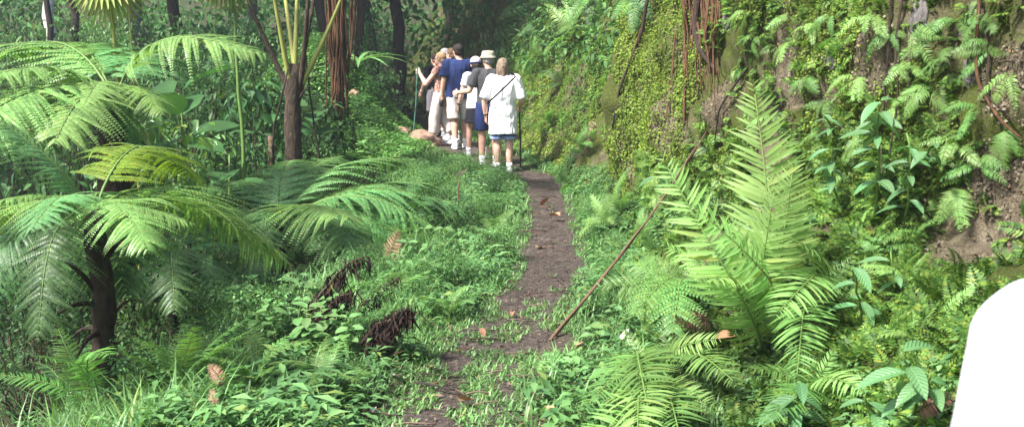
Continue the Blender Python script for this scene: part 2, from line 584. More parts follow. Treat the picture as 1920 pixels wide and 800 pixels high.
if BN2[40, NT + 20, 0] > 0:
    BN2 = -BN2
idx = np.arange(BKP.shape[0] * BKP.shape[1]).reshape(BKP.shape[:2])
F = np.stack([idx[:-1, :-1], idx[1:, :-1], idx[1:, 1:], idx[:-1, 1:]], -1).reshape(-1, 4)
BKF = F
BPX, BPY_, BPD = proj(BKP.reshape(-1, 3))
BFLAT, NFLAT = BKP.reshape(-1, 3), BN2.reshape(-1, 3)
_ok = BPD > .5


def on_bank(px, py):
    for r in (8, 16, 30, 60, 120):
        k = np.where(_ok & (np.hypot(BPX - px, BPY_ - py) < r))[0]
        if len(k):
            k = k[np.argmin(BPD[k] + .01 * np.hypot(BPX[k] - px, BPY_[k] - py))]
            return BFLAT[k], NFLAT[k]
    raise ValueError((px, py))


BARE = [(*on_bank(*q)[0], r) for q, r in (((1850, 450), .40), ((1910, 400), .30), ((1480, 130), .34), ((1560, 190), .25), ((1640, 110), .22), ((1240, 235), .30), ((1180, 330), .18), ((1330, 200), .25), ((1890, 150), .16), ((1830, 330), .14))]
structure(MB().add(BFLAT, BKF).obj('earth_bank', bank_material()))


def bare(P):
    m = np.zeros(len(P))
    for x, y, z, r in BARE:
        d = np.linalg.norm(P - np.array([x, y, z]), axis=1) / r + (fbm(P * 5, 301, 2) - .5) * .9
        m = np.maximum(m, 1 - sstep(.7, 1.15, d))
    return m


def bank_samples(n, rng, y0, y1, v0, v1, mask=None):
    """random points on the bank between rows y0..y1 and profile steps v0..v1, even by area"""
    u = np.where((by[:-1] >= y0) & (by[:-1] < y1))[0]
    A = np.linalg.norm(np.cross(BKP[u[:, None] + 1, np.arange(v0, v1)[None]] - BKP[u[:, None], np.arange(v0, v1)[None]],
                                BKP[u[:, None], np.arange(v0, v1)[None] + 1] - BKP[u[:, None], np.arange(v0, v1)[None]]), axis=-1)
    # nearer parts get more points
    pr = (A / A.sum()).ravel()
    k = rng.choice(pr.size, n, p=pr)
    iu = u[k // (v1 - v0)]; iv = v0 + k % (v1 - v0)
    a = rng.random((n, 1)); b = rng.random((n, 1))
    P = (BKP[iu, iv] * (1 - a) * (1 - b) + BKP[iu + 1, iv] * a * (1 - b) + BKP[iu, iv + 1] * (1 - a) * b + BKP[iu + 1, iv + 1] * a * b)
    N = unit(BN2[iu, iv] * (1 - a) + BN2[iu + 1, iv] * a)
    ok = rng.random(len(P)) > np.where(P[:, 1] > 8.6, .6, .93) * bare(P)
    if mask is not None:
        ok &= mask(P)
    P, N = P[ok], N[ok]
    return P, N


# ------------------------------------------------------------------ fern fronds (chord 1 along +Y, arched in +Z)
def frond_curve(arch, skew=.8, n=60):
    t = np.linspace(0, 1, n)
    z = arch * np.sin(PI * t ** skew)
    return t, np.stack([np.zeros(n), t, z], -1)


def frond_bip(arch=.2, npair=24, plen=.27, nple=17, droop=.35, rng=RNG, stalk0=.14, mats=(L_TF, STALK), name='frond', ragged=.05, pw=.13, pmax=.022):
    t, P = frond_curve(arch)
    P[:, 0] += .03 * np.sin(t * 2.5 + rng.uniform(0, 6)) * t
    T = unit(np.gradient(P, axis=0))
    mb = MB()
    add_tube(mb, P[::4], np.linspace(.0065, .0018, len(P[::4])), 5, 1)
    pos, TT, NN, SS = [], [], [], []
    for i in range(npair):
        tt = stalk0 + (1 - stalk0) * (i + .5) / npair
        q = (tt - stalk0) / (1 - stalk0)
        ln = plen * (np.sin(PI * min(1, .12 + q * .88) ** .85) ** .75) + .012
        k = min(len(t) - 1, int(tt * (len(t) - 1)))
        Tk = T[k]; X = np.array([1.0, 0, 0]); Nk = np.cross(X, Tk)
        for sd in (-1, 1):
            if rng.random() < ragged:
                continue
            al = R(72 - 30 * q + rng.normal(0, 4))
            D = sd * X * math.sin(al) + Tk * math.cos(al) + Nk * rng.normal(.06, .05)
            D = unit(D + Tk * rng.normal(0, .07)); l = ln * (rng.uniform(.88, 1.08) if rng.random() > .12 else rng.uniform(.4, .8)); dr = droop * rng.uniform(.5, 1.6)
            s = np.linspace(.03, 1, nple)
            A = P[k] + D * l * s[:, None] - Nk * (dr * l * s ** 2)[:, None]
            TA = unit(np.gradient(A, axis=0)); NA = unit(Nk + D * .0 - TA * (TA @ Nk)[:, None])
            SA = np.cross(NA, TA)
            pl = min(l * pw, pmax) * (1 - s ** 1.8) ** .8 + .003
            for side in (-1, 1):
                pos.append(A); TT.append(side * SA * .88 + TA * .45 - NA * .12 + rng.normal(0, .05, A.shape)); NN.append(NA); SS.append(pl)
            mb_pts = A[::4] if len(A) > 8 else A
            add_tube(mb, mb_pts, np.linspace(.0016, .0006, len(mb_pts)), 3, 1)
    pos = np.concatenate(pos); TT = np.concatenate(TT); NN = np.concatenate(NN); SS = np.concatenate(SS)
    wd = plen / nple * 1.25
    scatter(mb, tpl_diamond(1.0, .0, .1), pos, TT, NN, SS, np.minimum(wd, SS * .6), 0)
    return mb.mesh(name, list(mats))


def frond_pin(arch=.2, npair=30, plen=.15, w=.16, droop=.25, rng=RNG, stalk0=.16, mats=(L_SW, STALKG), name='frond', ang=74, ragged=.03, drooptip=0):
    t, P = frond_curve(arch)
    P[:, 0] += .04 * np.sin(t * 2.2 + rng.uniform(0, 6)) * t
    T = unit(np.gradient(P, axis=0))
    mb = MB()
    add_tube(mb, P[::4], np.linspace(.007, .002, len(P[::4])), 5, 1)
    pos, TT, NN, SS = [], [], [], []
    for i in range(npair):
        q = (i + .5) / npair
        tt = stalk0 + (1 - stalk0) * q
        ln = plen * (np.sin(PI * (.16 + .82 * q ** .9)) ** .65) + .006
        k = min(len(t) - 1, int(tt * (len(t) - 1)))
        Tk = T[k]; X = np.array([1.0, 0, 0]); Nk = np.cross(X, Tk)
        for sd in (-1, 1):
            if rng.random() < ragged:
                continue
            al = R(ang - 22 * q + rng.normal(0, 4))
            pos.append(P[k] + Tk * (.3 / npair * sd * .5)); TT.append(sd * X * math.sin(al) + Tk * math.cos(al) + Nk * rng.normal(.1, .07))
            NN.append(Nk + sd * X * rng.normal(0, .22)); SS.append(ln * (rng.uniform(.86, 1.08) if rng.random() > .1 else rng.uniform(.4, .8)))
    scatter(mb, tpl_leaf(w, 4, .10, droop, (.28, .75)), np.array(pos), np.array(TT), np.array(NN), np.array(SS), None, 0)
    return mb.mesh(name, list(mats))


def place(parent, mesh, base, tip, up=(0, 0, 1), roll=0.0, name='frond', wide=1.0):
    base = np.asarray(base, float); tip = np.asarray(tip, float)
    y = tip - base; L = np.linalg.norm(y); y = y / L
    z = np.asarray(up, float) - y * (np.asarray(up, float) @ y)
    if np.linalg.norm(z) < .05:
        z = np.array([0.1, -1, 0]) - y * (np.array([0.1, -1, 0]) @ y)
    z = unit(z); x = np.cross(y, z)
    M = Matrix(((x[0], y[0], z[0], base[0]), (x[1], y[1], z[1], base[1]), (x[2], y[2], z[2], base[2]), (0, 0, 0, 1)))
    M = M @ Matrix.Rotation(roll, 4, 'Y') @ Matrix.Diagonal((L * wide, L, L, 1))
    if parent is not None:
        M = Matrix.Translation(-Vector(parent.location)) @ M
    return link(name, mesh, parent, M)


rf = np.random.default_rng(11)
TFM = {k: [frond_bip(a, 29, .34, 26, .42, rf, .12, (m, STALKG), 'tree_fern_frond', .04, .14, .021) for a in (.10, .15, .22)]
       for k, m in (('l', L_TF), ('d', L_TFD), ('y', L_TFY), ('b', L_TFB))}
SWM = {k: [frond_pin(a, n, .16, .125, .28, rf, .14, (m, STALKG if k != 'x' else STALKB), 'fern_frond') for a, n in ((.10, 42), (.2, 38), (.3, 36))]
       for k, m in (('l', L_SW), ('g', L_SWG), ('d', L_TFD), ('x', L_DEAD))}
LACE = {k: [frond_bip(a, 18, .25, 12, .3, rf, .16, (m, STALKG), 'fern_frond', .04, .16, .028) for a in (.12, .22, .3)]
        for k, m in (('l', L_SW), ('g', L_SWG), ('d', L_TFD))}
BLKM = frond_bip(.22, 17, .30, 12, 1.3, rf, .1, (L_BLK, STALKB), 'withered_frond', .22, .2, .032)


def trunk_mesh(base, top, r0, r1, mat, wob=.02, n=14, sides=12, seed=0, knob=.0):
    rng = np.random.default_rng(seed)
    P = curve(base, top, (rng.normal(0, .04), rng.normal(0, .04), 0), n, wob, rng)
    rad = np.linspace(r0, r1, n) * (1 + rng.normal(0, knob, n)); rad[0] *= 1.35; rad[1] *= 1.1
    mb = MB(); add_tube(mb, P, rad, sides)
    return mb, P


def frame_off(mb, loc):
    mb.V = [v - np.asarray(loc) for v in mb.V]
    return mb


def tree_fern(px_top, base_xy, fronds, mats='l', r=(.11, .09), bark=BARK_TF, label='', extra=0, seed=1, elen=1.5, stubs=10, dead=0):
    """crown point (pixel, depth) over a trunk on the ground; fronds: (px, py, depth, kind, variant)"""
    rng = np.random.default_rng(seed)
    top = at(*px_top)
    base = gp(*(base_xy if base_xy else (top[0], top[1])), -.08)
    o = empty('tree_fern', base)
    mb, P = trunk_mesh(base, top, r[0], r[1], bark, .005, 16, 14, seed, .07)
    for k in range(stubs):   # stubs of old stalks round the top of the trunk
        f = rng.uniform(.45, 1); p = P[min(15, int(f * 15))]
        a = rng.uniform(0, 2 * PI); d = np.array([math.cos(a), math.sin(a), 0])
        add_tube(mb, curve(p + d * r[1] * .7, p + d * rng.uniform(.16, .3) + np.array([0, 0, rng.uniform(-.12, .25)]), (0, 0, .03), 5), np.linspace(.018, .006, 5), 6)
    frame_off(mb, base).obj('trunk', bark, o)
    for f in fronds:
        tip = at(*f[:3]); d = unit(tip - top)
        place(o, TFM[f[3]][f[4]], top + np.array([d[0], d[1], 0]) * .05, tip, roll=rng.normal(0, .12) if len(f) < 6 else f[5])
    for k in range(extra):
        a = 2 * PI * (k + rng.uniform(-.3, .3)) / extra
        L = elen * rng.uniform(.8, 1.1)
        tip = top + np.array([math.cos(a) * L, math.sin(a) * L, rng.uniform(-.35, .25) * L])
        place(o, TFM[mats][rng.integers(3)], top, tip, roll=rng.normal(0, .12))
    tag(o, label, 'tree fern', 'tree ferns left of the path')
    return o, top


tree_fern((172, 395, 5.0), (at(185, 690, 5.0)[0], 5.02), [
    (365, 420, 5.0, 'l', 0), (545, 492, 5.7, 'l', 1), (-70, 400, 4.5, 'l', 1), (-60, 190, 4.9, 'b', 0), (-90, 560, 4.4, 'd', 1), (60, 640, 4.3, 'd', 2),
    (345, 330, 6.3, 'y', 2), (-80, 440, 5.4, 'l', 0), (250, 560, 6.2, 'd', 2), (430, 415, 6.6, 'l', 0), (270, 470, 4.3, 'l', 1), (60, 430, 4.2, 'b', 1)],
    label='nearest tree fern on the left, dark trunk under arching fronds beside the grass', seed=3, r=(.066, .058), stubs=9)
tree_fern((213, 178, 7.4), None, [
    (505, 100, 7.0, 'l', 2, .25), (-60, 145, 6.8, 'l', 1), (-110, 270, 5.7, 'l', 0), (20, 105, 8.6, 'l', 1), (345, 130, 9.0, 'b', 1), (60, 250, 6.4, 'b', 1),
    (130, 120, 9, 'b', 1), (250, 290, 7.0, 'b', 2), (150, 200, 6.5, 'l', 1), (-40, 200, 7.6, 'l', 0), (-120, 180, 6.2, 'l', 1), (100, 270, 6.0, 'l', 0), (-20, 290, 6.2, 'b', 0), (300, 215, 6.8, 'l', 1)],
    label='taller tree fern behind, its pale fronds spreading over the fan palm stem', seed=5, r=(.13, .11), stubs=22)
tree_fern((520, 425, 8.8), None, [
    (890, 392, 9.4, 'b', 1), (865, 462, 8.7, 'b', 2), (775, 300, 10.3, 'b', 1), (840, 345, 10, 'b', 0), (790, 470, 8.2, 'b', 1), (640, 292, 10.2, 'b', 1), (385, 405, 8.2, 'b', 1), (655, 408, 7.4, 'l', 0),
    (700, 500, 7.6, 'b', 1), (560, 300, 10, 'b', 2), (440, 340, 9.8, 'd', 1), (470, 520, 7.4, 'd', 2), (760, 345, 9.9, 'b', 0), (800, 420, 9.0, 'b', 1)],
    label='low spreading tree fern in the middle, wide blue-green fronds below the bare trunk', seed=7, r=(.08, .07), stubs=6)
tf5, top5 = tree_fern((552, 120, 12.0), (at(548, 330, 12)[0], 12.05), [], label='tall bare-trunked tree fern with yellow stalks fanning at its top', seed=9, r=(.115, .10), bark=BARK_P, stubs=4)
for k, (tx, ty, td) in enumerate([(440, -60, 12), (500, -90, 11.6), (560, -100, 12.3), (600, -70, 12.4), (655, -40, 11.8), (520, -120, 12.6), (585, -95, 11.6)]):
    j = at(tx, ty, td)
    mb = MB(); a0 = top5 + np.array([.02 * (k - 3), 0, -.35])
    add_tube(mb, frame_off(MB().add(curve(a0, j, (0, 0, -.06 if tx > 560 else -.05), 9), [[0, 1, 2]]), tf5.location).V[0], np.linspace(.04, .016, 9), 7)
    mb.obj('leaf_stalk', STALKY if k % 3 else BARK_P, tf5)
    out = unit(np.array([j[0] - top5[0], (k % 3 - 1) * .35, 0])); L = 1.5
    place(tf5, TFM['l'][k % 3], j, j + out * L + np.array([0, 0, .35 - .1 * (k % 2)]))
tree_fern((60, 470, 7.8), None, [(-70, 380, 7, 'd', 1), (190, 480, 7.2, 'd', 1), (120, 560, 6.8, 'd', 2), (-20, 560, 6.6, 'd', 1), (140, 400, 8.6, 'b', 1)],
          label='shaded tree fern low at the left edge behind the nearest trunk', seed=13, r=(.08, .07))
tree_fern((330, 480, 7.2), None, [(250, 470, 6.6, 'd', 1), (420, 560, 6.6, 'd', 1), (470, 470, 7.6, 'b', 1), (320, 590, 6.3, 'd', 2), (380, 420, 8.4, 'd', 0)],
          label='small shaded tree fern between the nearest trunk and the spreading fern', seed=15, r=(.05, .045), stubs=3)


# ------------------------------------------------------------------ low ferns
def fern(root, n, L, kind='l', family=SWM, tilt=(.35, 1.0), az=None, text='', seed=0, group='ferns', normal=None, lens=.2, parts=True, cat='fern'):
    rng = np.random.default_rng(seed)
    root = np.asarray(root, float)
    o = empty('fern', root)
    nrm = np.array([0, 0, 1.0]) if normal is None else unit(np.asarray(normal) + np.array([0, 0, .7]))
    for k in range(n):
        a = 2 * PI * (k + rng.uniform(-.35, .35)) / n if az is None else rng.uniform(*az)
        h = np.array([math.cos(a), math.sin(a), 0])
        h = h - nrm * (h @ nrm); h = unit(h)
        tl = rng.uniform(*tilt); l = L * rng.uniform(1 - lens, 1 + lens)
        tip = root + (h * math.sin(tl) + nrm * math.cos(tl)) * l
        fam = family[kind]
        place(o, fam[rng.integers(len(fam))], root + h * .015, tip, up=nrm if abs(nrm[2]) > .3 else (0, 0, 1), roll=rng.normal(0, .25))
    auto(o, text, cat, group, root)
    return o


def fern_px(root, tips, label, family=SWM, kind='l', group='ferns', seed=0):
    rng = np.random.default_rng(seed)
    o = empty('fern', root)
    for t in tips:
        fam = family[t[3] if len(t) > 3 else kind]
        v = t[4] if len(t) > 4 else rng.integers(len(fam))
        place(o, fam[v], np.asarray(root) + rng.normal(0, .02, 3), at(*t[:3]), up=(-.25, -.6, .75), roll=rng.normal(0, .2))
    tag(o, label, 'fern', group)
    return o


rt, _ = on_bank(1425, 640)
fern_px(rt, [(1425, 150, 4.85, 'l', 0), (1250, 285, 4.55, 'l', 1), (1300, 375, 4.3, 'l', 1), (1242, 450, 4.6, 'l', 1), (1500, 305, 4.40, 'l', 0), (1465, 345, 4.3, 'l', 0),
             (1290, 520, 4.2, 'l', 1), (1480, 250, 5.2, 'g', 1)],
        'largest bright yellow-green fern standing tall on the right bank', seed=21, group='large ferns on the right bank')
rt, _ = on_bank(1525, 600)
fern_px(rt, [(1475, 440, 4.3, 'l', 1), (1500, 720, 3.9, 'g', 1), (1600, 480, 4.7, 'g', 1), (1440, 590, 4.0, 'l', 1)],
        'sparse fern just right of the tallest fern, fronds curling outward', seed=22, group='large ferns on the right bank')
rt, _ = on_bank(1290, 560)
fern_px(rt, [(1115, 535, 5.2, 'g', 1), (1160, 490, 5.6, 'g', 1), (1200, 470, 5.8, 'g', 2), (1330, 420, 5.9, 'g', 1), (1180, 600, 4.8, 'g', 1), (1260, 640, 4.6, 'g', 1)],
        'grey-green fern leaning over the verge below the dry pole', LACE, 'g', seed=23, group='large ferns on the right bank')
rt, _ = on_bank(1255, 720)
fern_px(rt, [(1140, 665, 4.5, 'l', 1), (1180, 620, 4.9, 'l', 1), (1270, 560, 4.9, 'g', 1), (1350, 640, 4.3, 'l', 1), (1100, 770, 3.9, 'g', 1), (1230, 790, 3.6, 'g', 1), (1390, 720, 4.0, 'g', 1)],
        'pale arching fern at the bottom, reaching over dead leaves by the verge', seed=24, group='large ferns on the right bank')
rt, _ = on_bank(1250, 790)
fern_px(rt, [(1080, 820, 3.6, 'l', 1), (1150, 720, 4.0, 'l', 2), (1240, 700, 4.2, 'g', 1), (1330, 770, 3.7, 'l', 1), (1290, 850, 3.4, 'g', 1), (1180, 850, 3.4, 'l', 1)],
        'lowest fern at the bottom edge, fronds spread flat over the verge', seed=25, group='large ferns on the right bank')
rt, _ = on_bank(1520, 760)
fern_px(rt, [(1400, 690, 3.9, 'g', 1), (1570, 655, 4.0, 'l', 1), (1470, 640, 4.1, 'g', 2), (1620, 740, 3.6, 'l', 1), (1430, 800, 3.5, 'g', 1)],
        'fern at the bottom between the pale arching fern and blue-green leaves', seed=26, group='large ferns on the right bank')

# ferns hanging on the bank face: landmark zone, pixel, size, kind
WF = [
    ('on the bank under the overhanging roots', [(1590, 80, .42, 'g'), (1440, 150, .3, 'g'), (1530, 60, .3, 'l'), (1390, 130, .25, 'g'), (1480, 30, .3, 'l'), (1660, 60, .28, 'g')]),
    ('beside the pale rock streak at the upper right', [(1740, 60, .36, 'l'), (1790, 110, .34, 'g'), (1700, 130, .3, 'l'), (1800, 40, .35, 'g'), (1760, 180, .32, 'l'), (1870, 90, .36, 'g'), (1905, 140, .3, 'l'), (1850, 30, .3, 'g')]),
    ('on the bank above the bare earth at right', [(1790, 260, .34, 'l'), (1850, 300, .34, 'g'), (1800, 360, .36, 'l'), (1740, 300, .3, 'g'), (1830, 210, .3, 'g'), (1900, 240, .32, 'g')]),
    ('on the bank behind the blue-green climber', [(1560, 190, .34, 'g'), (1620, 250, .3, 'l'), (1540, 250, .28, 'g'), (1680, 200, .3, 'l'), (1600, 330, .3, 'l'), (1690, 330, .28, 'g'), (1540, 330, .26, 'l'), (1640, 390, .3, 'l')]),
    ('high on the bank left of the grey rock streak', [(1500, 90, .36, 'l'), (1420, 70, .32, 'g'), (1450, 210, .34, 'l'), (1520, 150, .3, 'g'), (1400, 20, .34, 'l'), (1560, 20, .34, 'g'), (1620, 150, .36, 'l'), (1640, 30, .34, 'l')]),
    ('on the bank left of the white sleeve', [(1720, 460, .34, 'g'), (1700, 540, .36, 'l'), (1770, 600, .36, 'l'), (1640, 550, .32, 'g'), (1720, 650, .34, 'l'), (1660, 480, .3, 'g')]),
    ('at the far end of the bank near the walkers', [(1080, 75, .8, 'l'), (1020, 110, .7, 'g'), (1050, 160, .6, 'd'), (990, 190, .6, 'g'), (1010, 60, .7, 'd'), (1105, 30, .7, 'g'), (1030, 230, .5, 'g')]),
    ('at the foot of the mossy bulge', [(1170, 395, .45, 'g'), (1230, 370, .4, 'l'), (1090, 290, .5, 'g'), (1150, 420, .4, 'l'), (1290, 330, .4, 'g'), (1080, 350, .4, 'g')]),
    ('along the right edge of the muddy path', [(1190, 455, .34, 'g'), (1150, 490, .3, 'l'), (1110, 400, .3, 'g'), (1230, 480, .36, 'g')]),
]
sd = 100
for zone, items in WF:
    for (px, py, L, kd) in items:
        p, nn = on_bank(px, py); sd += 1
        L *= .66 if px > 1380 else 1
        fam = LACE if sd % 3 == 0 else SWM
        steep = nn[2] < .5
        rng = np.random.default_rng(sd)
        o = empty('fern', p)
        nf = 4 if L < .4 else 6
        for k in range(nf):
            a = rng.uniform(-1.25, 1.25) + (k - nf / 2) * .3
            side = unit(np.cross(nn, np.array([0, 0, 1.0]))); upt = np.cross(side, nn)
            vy = rng.uniform(-.9, -.1) if px > 1380 and py < 420 else math.cos(a) * (.6 if k % 2 else -.5)
            d = unit(side * math.sin(a) + upt * vy + nn * rng.uniform(.3, .8))
            place(o, fam[kd][rng.integers(3)], p, p + d * L * rng.uniform(.75, 1.15), up=nn + np.array([0, 0, .6]), roll=rng.normal(0, .3))
        auto(o, {'l': 'pale ', 'g': 'green ', 'd': 'dark '}[kd] + ('lacy ' if fam is LACE else 'narrow-leaved ') + 'fern ' + zone, 'fern', 'small ferns on the bank', p)

# ferns on the left slope
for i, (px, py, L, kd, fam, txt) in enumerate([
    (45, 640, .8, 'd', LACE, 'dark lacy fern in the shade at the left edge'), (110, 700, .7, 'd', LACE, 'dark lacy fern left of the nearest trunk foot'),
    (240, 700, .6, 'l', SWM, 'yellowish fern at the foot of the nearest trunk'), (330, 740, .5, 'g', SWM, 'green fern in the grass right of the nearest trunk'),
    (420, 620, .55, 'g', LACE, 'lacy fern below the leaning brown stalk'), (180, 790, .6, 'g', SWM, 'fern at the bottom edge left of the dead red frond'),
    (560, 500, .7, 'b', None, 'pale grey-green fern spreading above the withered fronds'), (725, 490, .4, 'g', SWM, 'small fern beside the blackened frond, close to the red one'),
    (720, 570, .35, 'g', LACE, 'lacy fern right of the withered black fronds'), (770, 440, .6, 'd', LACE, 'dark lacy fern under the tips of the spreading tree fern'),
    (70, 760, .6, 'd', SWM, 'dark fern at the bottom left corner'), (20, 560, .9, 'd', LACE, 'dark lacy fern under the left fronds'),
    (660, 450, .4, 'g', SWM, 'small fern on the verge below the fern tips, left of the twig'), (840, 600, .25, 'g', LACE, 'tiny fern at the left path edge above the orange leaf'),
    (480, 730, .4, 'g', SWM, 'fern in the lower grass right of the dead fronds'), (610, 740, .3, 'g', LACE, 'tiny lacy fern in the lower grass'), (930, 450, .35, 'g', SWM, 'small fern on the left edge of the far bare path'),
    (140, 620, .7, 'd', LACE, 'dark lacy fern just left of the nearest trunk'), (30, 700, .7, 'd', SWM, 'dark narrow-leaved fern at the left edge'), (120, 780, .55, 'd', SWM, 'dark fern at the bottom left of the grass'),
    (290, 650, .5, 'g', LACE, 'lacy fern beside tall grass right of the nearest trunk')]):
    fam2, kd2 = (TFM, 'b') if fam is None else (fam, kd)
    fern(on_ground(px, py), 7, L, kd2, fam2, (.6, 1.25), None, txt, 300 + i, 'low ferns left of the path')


def dead_frond(p, tip, label, mesh=None):
    mesh = mesh or SWM['x'][1]
    o = place(None, mesh, p, tip, up=(-.1, -.8, .6), name='dead_frond', wide=1.5)
    tag(o, label, 'dead frond', 'dead fern fronds')


g = on_ground
for (a, b, lab) in [((430, 760), (390, 690), 'rusty pink dead frond standing in the grass at bottom left'), ((410, 800), (395, 735), 'tan dead frond at the bottom edge below the pink one')]:
    p = g(*a); q = at(b[0], b[1] - 8, p[1] + .05); dead_frond(p + np.array([0, 0, .08]), q, lab)
for (a, b, lab) in [((1200, 440), (1275, 462), 'red dead frond on the verge right of the dry pole'), ((1190, 425), (1215, 398), 'dull red dead frond upright behind the dry pole'),
                    ((1330, 620), (1240, 603), 'grey-pink dead frond among the ferns at bottom right'), ((1735, 790), (1790, 740), 'coppery dead frond against the white sleeve'),
                    ((1145, 482), (1190, 462), 'small reddish dead frond at the right edge of the path')]:
    p, _ = on_bank(*a); q = at(b[0], b[1], p[1] - .15); dead_frond(p + np.array([0, 0, .03]), q, lab)
p = g(738, 500); dead_frond(p, at(748, 478, p[1] - .2) + np.array([0, 0, .2]), 'small red dead frond beside the withered black fronds')
# withered black fronds
def withered(root, tip, bend, label, seed, ln=.13):
    """dead frond: a dark stem with limp black strips hanging from it"""
    rr = np.random.default_rng(seed); o = empty('dead_frond', root)
    root = np.asarray(root)
    P = curve(root, tip, bend, 14, .008, rr) - root
    mb = MB(); add_tube(mb, P, np.linspace(.010, .004, 14), 6); mb.obj('stem', STALKB, o)
    mb = MB(); n = 210
    t = rr.uniform(.25, 1, n); k = np.minimum(12, (t * 13).astype(int)); f = (t * 13 - k)[:, None]
    Q = P[k] * (1 - f) + P[k + 1] * f + rr.normal(0, .022, (n, 3)) * np.array([1, 1, .4])
    T = np.array([0, 0, -1.0]) + rr.normal(0, .30, (n, 3)); N = rdir(n, rr, -.3, .3)
    scatter(mb, tpl_leaf(.07, 6, .6, .35, (.3, .5)), Q, T, N, ln * rr.uniform(.35, 1.25, n), ln * rr.uniform(.6, 1.8, n)); mb.obj('strips', L_BLK, o)
    tag(o, label, 'dead frond', 'withered black fronds')


for (b, t, dy, bend, lab, ln) in [((575, 640), (688, 480), .25, (-.05, 0, .08), 'tallest withered black frond drooping over the left verge', .12),
                                  ((570, 650), (660, 545), .1, (0, 0, .06), 'withered black frond in the middle of the dead clump', .10),
                                  ((560, 640), (640, 575), .05, (0, 0, .08), 'withered black frond lying lowest on the left, behind the pale weeds', .11),
                                  ((690, 690), (768, 575), .12, (-.02, 0, .06), 'brown withered frond collapsed next to the white scrap', .115),
                                  ((680, 680), (735, 610), .02, (0, 0, .08), 'withered black frond crumpled closest to the path', .10),
                                  ((640, 620), (745, 520), .3, (0, 0, .05), 'thin withered frond reaching toward the small red frond', .09)]:
    p = g(*b); withered(p, at(t[0], t[1], p[1] + dy), bend, lab, b[0] + t[0], ln)


# ------------------------------------------------------------------ broadleaf plants
LEAFB = tpl_leaf(.36, 8, .16, .42, (.75, .85), .06)
LEAFW = tpl_leaf(.6, 6, .1, .3, (.55, .7), .1)
LEAFS = tpl_leaf(.34, 4, .14, .3, (.7, .9))


def leaf_mesh(name, tpl, mat):
    mb = MB(); mb.add(tpl[0], tpl[1]); return mb.mesh(name, [mat])


BLADE_B = leaf_mesh('broad_leaf', LEAFB, L_BIG)
BLADE_W = leaf_mesh('wide_leaf', LEAFW, L_SHB)
BLADE_H = leaf_mesh('heart_leaf', tpl_leaf(.85, 6, .12, .3, (.35, .8), .0), L_SHB)
BLADE_D = leaf_mesh('dark_wide_leaf', LEAFW, L_SHD)


def put(parent, mesh, pos, T, N, s, name='leaf'):
    T = unit(T); B = unit(np.cross(T, N)); N = np.cross(B, T)
    M = Matrix(((B[0], T[0], N[0], pos[0]), (B[1], T[1], N[1], pos[1]), (B[2], T[2], N[2], pos[2]), (0, 0, 0, 1))) @ Matrix.Scale(float(s), 4)
    return link(name, mesh, parent, Matrix.Translation(-Vector(parent.location)) @ M)


def leafy(root, top, n, size, mesh, label=None, text=None, cat='plant', group=None, seed=0, stem=STALKG, face=(-.3, -.6, .6), droop=.25, r=.008, name='broadleaf_plant', f0=.3):
    rng = np.random.default_rng(seed)
    root = np.asarray(root, float); top = np.asarray(top, float)
    o = empty(name, root)
    P = curve(root, top, rng.normal(0, .03, 3), 10, .006, rng)
    mb = MB(); add_tube(mb, P - root, np.linspace(r, r * .45, 10), 6)
    mb.obj('stem', stem, o)
    for k in range(n):
        f = f0 + (1 - f0) * (k // 2 + 1) / ((n + 1) // 2)
        p = P[min(9, int(f * 9))]
        a = (k % 2) * PI + (k // 2) * 1.57 + rng.normal(0, .35)
        d = np.array([math.cos(a), math.sin(a), rng.uniform(-.15, .55) - droop])
        put(o, mesh, p, d, np.array([0, 0, 1.0]) + np.asarray(face) * .6 + rng.normal(0, .12, 3), size * rng.uniform(.6, 1.15))
    if label:
        tag(o, label, cat, group)
    else:
        auto(o, text, cat, group, root)
    return o


def bl(px, py, px2, py2, n, size, label, seed, dz=.25):
    p, nn = on_bank(px, py)
    t = at(px2, py2, p[1] - dz)
    leafy(p, t, n, size * .85, BLADE_B, label=label, cat='plant', group='blue-green broadleaf plants on the right bank', seed=seed)


for i, a in enumerate([
    (1640, 420, 1650, 190, 22, .19, 'tall blue-green plant with drooping leaves climbing the right bank'),
    (1580, 400, 1560, 280, 10, .17, 'shorter blue-green plant left of the tall climber'),
    (1700, 420, 1700, 250, 12, .16, 'blue-green plant right of the tall climber'),
    (1620, 610, 1600, 500, 7, .17, 'blue-green plant with oval leaves in the feathery ground cover'),
    (1700, 800, 1690, 660, 9, .21, 'broad blue-green plant at the bottom beside the white sleeve'),
    (1500, 830, 1500, 715, 7, .2, 'pale blue-green plant at the bottom edge with pointed leaves'),
    (1600, 810, 1620, 740, 6, .17, 'low blue-green plant between the two bottom plants'),
    (1270, 370, 1225, 330, 6, .18, 'small grey-green plant at the foot of the mossy bulge'),
    (1680, 520, 1670, 470, 5, .16, 'small blue-green plant below the hanging vines'),
    (1755, 760, 1745, 700, 6, .16, 'small blue-green plant almost touching the white sleeve'),
    (1480, 810, 1490, 740, 6, .17, 'blue-green plant at the bottom below the drooping ferns'),
    (1580, 300, 1545, 215, 7, .13, 'small blue-green plant high on the bank near bare earth'),
    (1760, 330, 1750, 270, 7, .13, 'small blue-green plant among ferns right of the climber')]):
    bl(*a[:6], a[6], 400 + i)

